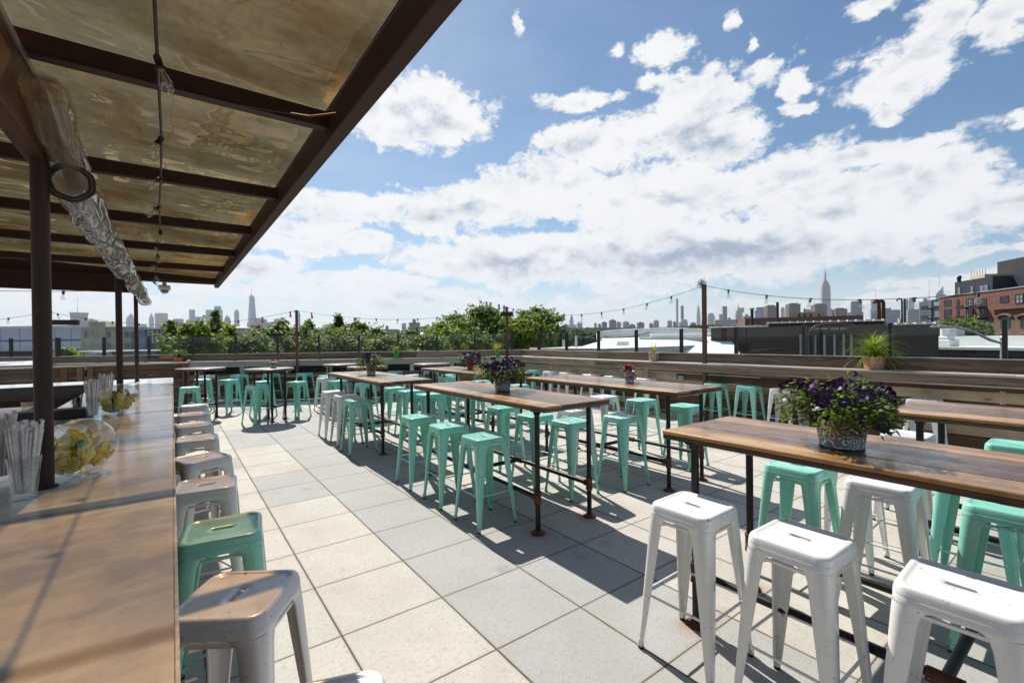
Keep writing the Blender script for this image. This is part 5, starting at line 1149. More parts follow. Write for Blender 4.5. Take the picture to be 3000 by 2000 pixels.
# white coated roofs on the right
b = Bld('white_roof_building', 'neighbouring building with a sloping bright white coated roof', 1762, 27, 2140, 25, 996, 3, whiteroof, ytop_at=1900)
L = b.L; z = b.zt
def wloc(X, D, Y):
    q = at(X, D)-b.A; c, s_ = math.cos(-b.t.rotation_euler.z), math.sin(-b.t.rotation_euler.z); return (q.x*c-q.y*s_, q.x*s_+q.y*c, zat(at(X, D), Y)-GROUND)
rp = [(1752, 977), (1790, 972), (1845, 968.5), (1905, 966), (1962, 964.5), (2010, 966), (2060, 968), (2140, 970)]
mb = MB(); F_ = [wloc(X, 42, Y) for X, Y in rp]; B_ = [wloc(X, 42.5, Y) for X, Y in rp]
for i in range(len(rp)-1):
    p0, p1, q0, q1 = F_[i], F_[i+1], B_[i], B_[i+1]
    mb.add([p0, p1, q1, q0, (p0[0], p0[1], z-1), (p1[0], p1[1], z-1), (q1[0], q1[1], z-1), (q0[0], q0[1], z-1)], [(0, 1, 2, 3), (4, 5, 1, 0), (7, 3, 2, 6)])
mb.obj('rear_parapet', whiteroof, b.t)
MB().path([(p[0], p[1]-.1, p[2]+.06) for p in F_], .11, 6).obj('coping', rooftrim, b.t)
zr = [wloc(1752, 41.9, 991), wloc(2140, 41.9, 981)]
MB().add([(-.05, -.02, z+.004), (L, -.02, z+.004), zr[1], zr[0]], [(0, 1, 2, 3)]).obj('roof', whiteroof, b.t)
MB().path([(-.15, 0, z+.02), (F_[0][0], F_[0][1], F_[0][2])], .14, 6).obj('side_parapet', whiteroof, b.t)
MB().add([(-2.5, -3.2, z-.80), (L, -3.2, z-.80), (L, -.015, z), (0, -.015, z), (-2.0, -.015, z-.75)], [(0, 1, 2, 3), (0, 3, 4)]).obj('sun_slanted_wall', whiteroof, b.t); MB().box(-6, L, -7, -.02, 0, z-.82).obj('lower_roof', whiteroof, b.t); MB().box(-6.1, L, -7.2, -6.98, z-.84, z-.70).obj('roof_edge', rooftrim, b.t)  # front wall given a slant so that sunlight brightens it
def onslope(name, X0, X1, f0, f1):
    x0, x1 = b.x(X0), b.x(X1); q = lambda f: (-3.2*(1-f), z-.80*(1-f)+.03)
    (y0, z0), (y1, z1) = q(f0), q(f1); MB().add([(x0, y0, z0), (x1, y0, z0), (x1, y1, z1), (x0, y1, z1)], [(0, 1, 2, 3)]).obj(name, greywall, b.t)
for X in (1810, 1816.8, 1823.6, 1830.4, 1837.2): onslope('wall_grille', X, X+5, .25, .9)
onslope('wall_vent', 1795, 1800, .2, .45); onslope('wall_vent', 1803, 1808, .2, .45)
for (X, y, h) in ((1868, -2.0, 1.0), (1722, -4.5, 1.1), (1682, -3.5, .9)):
    px = b.x(X); MB().tube((px, y, z-.82), (px, y, z-.82+h), .06, n=10).obj('vent_pipe', tinroof, b.t)
MB().path([wloc(1770, 40, 985), wloc(1800, 40, 991), wloc(1850, 40, 986), wloc(1905, 40, 973)], .04, 5).obj('roof_cable', black, b.t)
w0 = wloc(1990, 36, 984); MB().box(w0[0]-2.2, w0[0]+3.2, w0[1]-1, w0[1]+1, w0[2]-.5, w0[2]+.22, .08).obj('roof_hatch', whiteroof, b.t)
b = Bld('low_wall_building', 'low neighbouring roof with a white edged parapet right of the trees', 1560, 22, 1755, 19, 1021, 9, greywall, ytop_at=1650); b.part('coping', rooftrim, 1556, 1757, 1019, 1023.5, -.12, -.003)
MB().box(0, b.L, .3, 8.9, b.zt-.02, b.zt+.01).obj('roof', whiteroof, b.t)
MB().box(0, b.L, 9.01, 9.3, 0, b.zt+.45).obj('rear_parapet', m_box, b.t)
P = at(1719, 40); t = thing('satellite_dish', 'small white satellite dish on a mast over the low roof', 'satellite dish', (P.x, P.y, -1)); zz = zat(P, 990)+1
MB().tube((0, 0, 0), (0, 0, zz), .04, n=8).obj('mast', tinroof, t); MB().lathe([(0, 0), (.2, .03), (.4, .1), (.42, .11)], n=20).obj('dish', whiteroof, t, (0, 0, zz)); bpy.data.objects[t.children[-1].name].rotation_euler = (math.radians(80), 0, .9)
bk = M_brick('soot_black_brick', (.09, .035, .022), (.15, .055, .032), (.12, .10, .09), .22, .075, .70, (.016, .012, .011))
b = Bld('black_brick_building', 'soot blackened brick building across the street, with white coping', 2083, 25, 2750, 20.5, 959, 14, bk, ytop_at=2150)
zc = b.zt; mb = MB()
hx0, hx1, hz0, hz1 = b.rect(2253, 2590, 944, 962); MB().box(hx0, hx1, .01, 7, zc-.3, hz1).obj('raised_part', bk, b.t)
gx0, gx1, gz0, gz1 = b.rect(2590, 2750, 951, 962); MB().box(hx1+.01, b.L, .008, 6, zc-.3, gz1).obj('raised_part', bk, b.t)
def coping(x0, x1, z, nm='coping'):
    mb = MB(); x = x0; r = random.Random(int(x0*10))
    while x < x1-.05:
        e = min(x1, x+.34); mb.add([(x, -.10, z-.005), (e-.03, -.10, z-.012), (e-.03, -.10, z+.05), (x, -.10, z+.085+r.uniform(-.01, .01)), (x, .45, z-.005), (e-.03, .45, z-.012), (e-.03, .45, z+.05), (x, .45, z+.085)], [(0, 1, 2, 3), (4, 7, 6, 5), (3, 2, 6, 7), (0, 3, 7, 4), (1, 5, 6, 2)]); x = e
    mb.obj(nm, rooftrim, b.t)
coping(-.1, hx0, zc+.01); coping(hx0-.1, hx1+.05, hz1+.01); coping(hx1+.1, b.L+.1, gz1+.01)
col_m = M_plain('aged_white_column', (.42, .40, .36), .7, 0, .25, 3)
b.part('painted_recess', black, 2338, 2500, 983, 1045, -.03, -.002)  # flat black panel; the shade of a recess is only its colour
for X in (2345, 2365, 2387, 2414, 2443, 2470, 2492): b.part('column', col_m, X-3.2, X+3.2, 980, 1045, -.22, -.031)
for X0, X1 in ((2379, 2424), (2430, 2478)): b.part('pale_panel', col_m, X0, X1, 959.5, 966, -.10, -.02)
def pxz(X, Y): return (b.x(X), -.32, b.z(X, Y))
MB().path([pxz(2362, 1045), pxz(2362, 990), pxz(2370, 972), pxz(2385, 956), pxz(2410, 950), pxz(2460, 950), pxz(2490, 951), pxz(2508, 960), pxz(2515, 972)], .055, 8).obj('bent_pipe', rustpipe, b.t)
MB().path([pxz(2381, 1045), pxz(2381, 985), pxz(2392, 973), pxz(2440, 971), pxz(2492, 972)], .04, 8).obj('bent_pipe', rustpipe, b.t)
for X in (2395, 2425, 2452, 2478): MB().path([pxz(X, 951), pxz(X+4, 958), pxz(X+3, 972)], .035, 6).obj('pipe_strut', rustpipe, b.t)
b2 = Bld('brown_brick_building', 'low brown brick building behind the blackened one', 2183, 48, 2530, 44, 932, 14, M_brick('brown_brick', (.17, .075, .05), (.21, .095, .06), (.2, .16, .14)))
b2.win(2196, 2219, 950, 960, framew, pane, 2, 1, .15); b2.win(2243, 2253, 948, 960, framew, pane, 1, 1, .15); b2.part('chimney', M_brick('chimney_brick', (.16, .07, .05), (.19, .08, .055), (.2, .16, .14)), 2510, 2528, 922, 933, .5, 1.8)
b3 = Bld('green_bulkhead', 'pale green rooftop structure under the tallest distant tower', 2313, 56, 2412, 54, 916, 5, M_plain('pale_green_render', (.30, .33, .22), .8, 0, .15, .6), zbot=3.0)
for X in (2340, 2356, 2373, 2398): b3.part('door', frameb, X, X+5, 919, 931, -.06, -.005)
b3.part('flue', rustpipe, 2354, 2356.5, 901, 915.5, 1, 1.25)
for (X, D, y0, y1, lab, hook) in ((2278.5, 30, 885, 950, 'straight rusty flue pipe left of the green bulkhead', 0), (2576, 24, 881, 950, 'rusty hooked vent pipe, left one of the thick pair', -1), (2589, 24, 881, 955, 'rusty hooked vent pipe, right one of the thick pair', -1), (2643, 24, 875, 955, 'thin hooked vent pipe with its curl at the top left', -1), (2651.5, 24, 876, 955, 'thin straight vent pipe right of the thin hooked one', 0)):
    P = at(X, D); z1 = zat(P, y0); z0 = zat(P, y1)-.6; t = thing('vent_pipe', lab, 'vent pipe', (P.x, P.y, z0), 0, 'rusty vent pipes on the black building'); rr_ = .085 if X < 2600 else .04
    h = z1-z0
    if hook:
        q = -rt*hook*-1; pts = [Vector((0, 0, 0)), Vector((0, 0, h-.12))]+[Vector((0, 0, h-.12))+Vector((q.x, q.y, 0))*(.13*(1-math.cos(a)))+Vector((0, 0, .13*math.sin(a))) for a in (PI*.25, PI*.5, PI*.75, PI)]
        MB().path(pts, rr_, 10).obj('pipe', rustpipe, t)
    else: MB().tube((0, 0, 0), (0, 0, h), rr_, n=10).obj('pipe', rustpipe if X < 2600 else black, t)
P = at(2204, 40); t = thing('stack', 'black flue with a yellow cowl left of the brown towers', 'flue', (P.x, P.y, 2)); h = zat(P, 906)-2
MB().tube((0, 0, 0), (0, 0, h), .13, n=12).obj('pipe', black, t); MB().box(-.2, .16, -.15, .15, h, h+.13, .02).obj('cowl', M_plain('yellow_paint', (.6, .36, .03), .5), t)
P = at(2165, 200); t = thing('crane_arm', 'small orange lattice crane arm left of the rusty flue', 'crane', (P.x, P.y, 0)); z0, z1 = zat(P, 962), zat(P, 936)
MB().path([(1.6*.8, -.6*.8*1.0, z0), (-1.2*.8, .9*.8, z1)], .35, 4).obj('boom', M_plain('orange_paint', (.6, .10, .03), .5), t); MB().tube((2.2, -1.2, z0), (1.2, -.2, z0-3), .5, n=6).obj('mast', black, t)
# buildings at the right edge
rb = M_brick('red_brick_speckled', (.155, .050, .032), (.20, .066, .040), (.16, .11, .09), .22, .075, 0, speck=.85); navy = M_plain('navy_metal_cladding', (.022, .026, .040), .55, 0, .12, .3); navy2 = M_plain('dark_grey_cladding', (.026, .026, .027), .7, 0, .1, .4)
b = Bld('apartment_building', 'big red brick apartment block with dark upper storeys at the right edge', 2752, 72, 3060, 54, 871, 18, rb, ytop_at=2760)
lx = b.x(2721); mbx = MB().box(lx, -.01, .3, 14, 0, b.z(2736, 877)).obj('navy_side', navy, b.t)
ux0, ux1, uz0, uz1 = b.rect(2771, 2878, 829, 869); uz1 = b.z(2771, 828)
MB().box(ux0, ux1, 1.2, 12, b.zt+.01, uz1).obj('upper_storey', navy, b.t)
MB().box(ux1+.01, b.L+6, 3.4, 14, b.zt+.01, uz1+.35).obj('upper_storey', navy, b.t)
def bloc(X, D, Y):
    q = at(X, D)-b.A; c, s_ = math.cos(-b.t.rotation_euler.z), math.sin(-b.t.rotation_euler.z); return (q.x*c-q.y*s_, q.x*s_+q.y*c, zat(at(X, D), Y)-GROUND)
ph = bloc(2923, 70, 768); tp_ = bloc(2886, 68, 803)
MB().box(ph[0], ph[0]+16, ph[1], ph[1]+7, uz1+.36, ph[2]).obj('penthouse', navy2, b.t)
MB().box(tp_[0], ph[0]-.05, tp_[1], tp_[1]+5, uz1+.01, tp_[2]).obj('tan_penthouse', creamd, b.t)
rl = MB()
rn = ph[0]-tp_[0]
for k in range(6): rl.tube((tp_[0]+.05+k*rn/5.2, tp_[1]+.05, tp_[2]), (tp_[0]+.05+k*rn/5.2, tp_[1]+.05, tp_[2]+.8), .035, n=4)
rl.tube((tp_[0]+.05, tp_[1]+.05, tp_[2]+.8), (ph[0], tp_[1]+.05, tp_[2]+.8), .035, n=4); rl.obj('railing', silver, b.t)
MB().box(0, b.L, -.12, .3, b.zt, b.zt+.12).obj('parapet_cap', m_box, b.t)
for (xa, xb, ya, yb, nx, nz) in ((2767, 2788, 878, 897, 3, 2), (2804, 2812, 877, 895, 1, 2), (2832, 2852, 874, 900, 3, 2), (2867, 2892, 874, 898, 3, 2), (2767, 2788, 905, 935, 3, 3), (2804, 2812, 904, 935, 1, 3), (2831, 2852, 902, 931, 3, 2), (2870, 2892, 901, 930, 3, 2), (2831, 2852, 934, 962, 3, 2), (2870, 2892, 933, 962, 3, 2),
                              (2767, 2788, 941, 965, 3, 2), (2931, 2957, 867, 887, 3, 2), (2975, 3000, 860, 890, 2, 2), (3010, 3040, 860, 890, 2, 2)):
    b.win(xa, xb, ya, yb, frameb, panel if (int(xa)+int(ya)) % 3 else pane, nx, nz, .16)
for xa, xb, y in ((2830, 2854, 903), (2868, 2894, 902), (2830, 2854, 933), (2868, 2894, 932)):
    x0, x1, z0, z1 = b.rect(xa, xb, y-10, y); mb = MB(); mb.box(x0, x1, -1.2, -.06, z0-.05, z0+.1)
    n = 12
    for k in range(n+1): mb.box(x0+(x1-x0)*k/n-.015, x0+(x1-x0)*k/n+.015, -1.2, -1.16, z0+.1, z1-.1)
    mb.box(x0, x1, -1.21, -1.15, z1-.1, z1-.04); mb.obj('balcony', frameb, b.t)
def upwin(xa, xb, ya, yb, dy, nx, nz):
    x0, x1, z0, z1 = b.rect(xa, xb, ya, yb); mb = MB()
    mb.box(x0, x1, dy-.06, dy-.002, z0, z1); w = mb.obj('window', frameb, b.t)
    for i in range(nx):
        for j in range(nz): MB().box(x0+(x1-x0)*(i+.1)/nx, x0+(x1-x0)*(i+.92)/nx, dy-.07, dy-.061, z0+(z1-z0)*(j+.08)/nz, z0+(z1-z0)*(j+.92)/nz).obj('pane', panel, w)
upwin(2779.5, 2788.5, 842, 862.5, 1.2, 1, 3); upwin(2816, 2825, 839, 860, 1.2, 1, 3); upwin(2842, 2867, 836, 858, 1.2, 2, 3); upwin(2930, 2939, 833, 857, 3.4, 1, 3); upwin(2975, 3000, 828, 856, 3.4, 2, 3)
def sidewin(xa, xb, ya, yb):
    x0, x1, z0, z1 = b.rect(xa, xb, ya, yb); w = MB().box(x0, x1, .24, .299, z0, z1).obj('window', frameb, b.t); MB().box(x0+.1, (x0+x1)/2-.05, .225, .239, z0+.15, z1-.15).obj('pane', panel, w); MB().box((x0+x1)/2+.05, x1-.1, .225, .239, z0+.15, z1-.15).obj('pane', panel, w)
sidewin(2731, 2751, 881, 899); sidewin(2731, 2751, 908, 932); sidewin(2731, 2751, 935, 950)
for y in (905, 934):
    x0, x1, z0, z1 = b.rect(2706, 2721, y-9, y); MB().box(x0, x1+.5, -.4, .28, z0-.1, z0+.08).box(x0, x1+.5, -.4, -.33, z0+.081, z1).obj('balcony', frameb, b.t)
P = at(2811, 66); t = thing('rooftop_fan', 'small black vent on the dark roof of the apartment block', 'roof vent', (P.x, P.y, zat(P, 826))); MB().tube((0, 0, 0), (0, 0, .5), .22, n=8).obj('stem', black, t); MB().tube((-.2, 0, .5), (.45, 0, .75), .25, n=10).obj('cowl', black, t)
ab = M_brick('old_brown_brick', (.17, .080, .045), (.21, .10, .055), (.15, .10, .07))
b = Bld('arched_window_building', 'old brown brick building with arched windows at the right edge', 2913, 52, 3100, 45, 901, 12, ab, ytop_at=2920)
MB().box(-.3, b.L, -.35, -.002, b.zt-.25, b.zt+.12).obj('cornice', ab, b.t)
for xa, xb in ((2932, 2960), (2990, 3018)): b.win(xa, xb, 928, 960, frameb, pane, 1, 2, .2, .06, arch=ab)
for xa, xb in ((2928, 2962), (2986, 3022)): b.win(xa, xb, 985, 1000, frameb, pane, 1, 1, .2, .06, arch=ab)
b = Bld('white_edged_roof', 'low roof with bright white coating and white chimney behind the street lamp', 2735, 30, 3150, 24, 985, 3.0, whiteroof); mbz = b.zt
MB().box(-.5, b.L, -3.4, -.01, 0, mbz-.75).obj('front_wall', bk, b.t); MB().box(-.5, b.L, -3.55, -.02, mbz-.748, mbz-.60).obj('roof_edge', whiteroof, b.t)
MB().box(b.x(2860), b.L, 3.01, 3.3, 0, mbz+.05).obj('rear_wall', ab, b.t)
cx = b.x(2829); MB().box(cx-.52, cx+.52, -2.4, -1.5, mbz-.6, mbz-.2, .05).box(cx-.36, cx+.36, -2.3, -1.6, mbz-.199, mbz+.0, .05).obj('chimney_base', whiteroof, b.t); MB().tube((cx, -1.95, mbz), (cx, -1.95, mbz+.45), .2, n=20).obj('chimney', whiteroof, b.t)
cx = b.x(2771); MB().tube((cx, -2.6, mbz-.6), (cx, -2.6, mbz-.2), .06, n=8).tube((cx, -2.6, mbz-.2), (cx, -2.6, mbz-.08), .12, n=10).obj('vent', tinroof, b.t)
cx = b.x(2763); MB().box(cx-.5, cx+.4, .6, 1.4, mbz, mbz+.5, .03).obj('air_unit', m_box, b.t)
# street lamps
lampm = M_plain('galvanised_lamp', (.42, .45, .50), .4, .5)
P = at(2937, 14.5); t = thing('street_lamp', 'curved grey street lamp arm reaching over the street at the right', 'street lamp', (P.x, P.y, GROUND), 0, 'street lamps'); zp = zat(P, 992)-GROUND
MB().tube((0, 0, 0), (0, 0, zp), .10, .055, n=14).obj('pole', lampm, t); MB().lathe([(.075, 0), (.08, .03), (.04, .09), (0, .1)], (0, 0, zp), 14).obj('cap', lampm, t)
def lp(X, Y, D=14.5):
    q = at(X, D); return Vector((q.x-P.x, q.y-P.y, zat(q, Y)-GROUND))
MB().path([lp(2936, 1006), lp(2900, 995, 14.3), lp(2862, 976, 14.1), lp(2832, 965, 14), lp(2800, 958, 13.9), lp(2772, 957, 13.8)], [.03, .045, .042, .038, .034, .03], 10).obj('arm', lampm, t)
MB().path([lp(2778, 957.5, 13.8), lp(2772, 957, 13.8), lp(2750, 956.5, 13.7), lp(2747, 956.5, 13.7), lp(2735, 957, 13.7), lp(2724, 957.5, 13.6)], [.03, .055, .055, .03, .045, .012], 10).obj('lamp_head', tinroof, t)
P = at(1266, 33); t = thing('street_lamp', 'curved street lamp head among the trees left of centre', 'street lamp', (P.x, P.y, GROUND), 0, 'street lamps')
def lp2(X, Y, D=33):
    q = at(X, D); return Vector((q.x-P.x, q.y-P.y, zat(q, Y)-GROUND))
MB().path([Vector((0, 0, 0)), lp2(1266, 1020), lp2(1260, 1002, 30), lp2(1251, 988, 27), lp2(1243, 981, 25)], [.1, .09, .06, .055, .045], 8).obj('pole', lampm, t)
MB().path([lp2(1244, 981, 25), lp2(1238, 979, 24.5), lp2(1233, 982, 24)], [.06, .13, .05], 8).obj('lamp_head', tinroof, t)

# ------------------------------------------------------------------ the far skyline
FM = {'brown': M_facade('far_brown_brick', (.17, .10, .075), (.04, .04, .045)), 'tan': M_facade('far_tan_stone', (.42, .36, .30), (.10, .10, .11)), 'grey': M_facade('far_grey_stone', (.30, .30, .31), (.09, .10, .12)),
      'white': M_facade('far_white_stone', (.60, .58, .54), (.16, .17, .18), 5, 4), 'glass': M_facade('far_blue_glass', (.16, .24, .33), (.10, .17, .26), 6, 4, .8, .6, rough=.3), 'dark': M_facade('far_dark_tower', (.075, .085, .11), (.03, .035, .05), 4, 4, .6, .5),
      'teal': M_facade('far_teal_glass', (.10, .26, .30), (.06, .18, .24), 6, 4, .8, .6, rough=.3), 'strip': M_facade('far_striped_block', (.50, .46, .41), (.12, .12, .13), 4, 7, .5, .45, True), 'stone': M_facade('far_limestone', (.42, .385, .36), (.17, .165, .17), 5.5, 400, .42, 1),
      'orange': M_facade('far_netting', (.45, .22, .18), (.20, .19, .24), 9, 5, .35, .5), 'metal': M_plain('far_metal', (.22, .24, .27), .5), 'gold': M_plain('far_gold_roof', (.75, .48, .10), .4, .3), 'green': M_plain('far_copper_roof', (.16, .36, .32), .6), 'bluestrip': M_facade('far_blue_striped_block', (.34, .36, .38), (.06, .12, .20), 4, 8, .5, .55, True)}
SKY = 'towers of the far skyline'
def tower(label, X0, X1, D, tiers, mat='grey', rot=.35, name='tower', group=SKY):
    """tiers: (x0, x1, top y, shape, material)"""
    P = at((X0+X1)/2, D); d = Vector((P.x-CAM.x, P.y-CAM.y)); face = math.atan2(d.y, d.x)-PI/2
    th = rot; t = thing(name, label, 'tower', (P.x, P.y, GROUND), face+th, group)
    k = (d.length/D); zb = 0
    for i, tr_ in enumerate(tiers):
        x0, x1, yt = tr_[:3]; sh = tr_[3] if len(tr_) > 3 else 'box'; m = FM[tr_[4] if len(tr_) > 4 else mat]
        app = abs((at(x1, D)-at(x0, D)).length)*math.cos(math.atan2(abs((x0+x1)/2-1500), FPX)); w = app/(math.cos(th)+abs(math.sin(th))); zt = zat(P, yt)-GROUND
        off = (at((x0+x1)/2, D)-P); c, s_ = math.cos(-(face+th)), math.sin(-(face+th)); ox, oy = off.x*c-off.y*s_, off.x*s_+off.y*c
        mb = MB(); nm = 'tier' if i else 'shaft'; h = w/2
        if sh == 'box': mb.box(ox-h, ox+h, oy-h, oy+h, zb, zt)
        elif sh == 'pyr': mb.add([(ox-h, oy-h, zb), (ox+h, oy-h, zb), (ox+h, oy+h, zb), (ox-h, oy+h, zb), (ox, oy, zt)], [(0, 1, 4), (1, 2, 4), (2, 3, 4), (3, 0, 4)]); nm = 'pyramid_roof'
        elif sh == 'cyl': mb.tube((ox, oy, zb), (ox, oy, zt), app/2, app*.42, n=18); nm = 'round_tier'
        elif sh == 'dome': mb.lathe([(app/2*math.cos(a), zb+(zt-zb)*math.sin(a)) for a in [PI/2*i_/6 for i_ in range(7)]], (ox, oy, 0), 16); nm = 'dome'
        elif sh == 'spire': mb.tube((ox, oy, zb), (ox, oy, zt), max(app/2, .8), max(app/7, .45), n=8); nm = 'spire'
        elif sh[0] == 't':   # tapering shaft, ratio of top width
            q = h*float(sh[1:]); mb.add([(ox-h, oy-h, zb), (ox+h, oy-h, zb), (ox+h, oy+h, zb), (ox-h, oy+h, zb), (ox-q, oy-q, zt), (ox+q, oy-q, zt), (ox+q, oy+q, zt), (ox-q, oy+q, zt)], [(0, 1, 5, 4), (1, 2, 6, 5), (2, 3, 7, 6), (3, 0, 4, 7), (4, 5, 6, 7)])
        elif sh == 'wedge': mb.add([(ox-h, oy-h, zb), (ox+h, oy-h, zb), (ox+h, oy+h, zb), (ox-h, oy+h, zb), (ox+h, oy-h, zt), (ox+h, oy+h, zt)], [(0, 1, 4), (1, 2, 5, 4), (2, 3, 5), (3, 0, 4, 5)]); nm = 'slanted_crown'
        mb.obj(nm, m, t); zb = zt
    return t
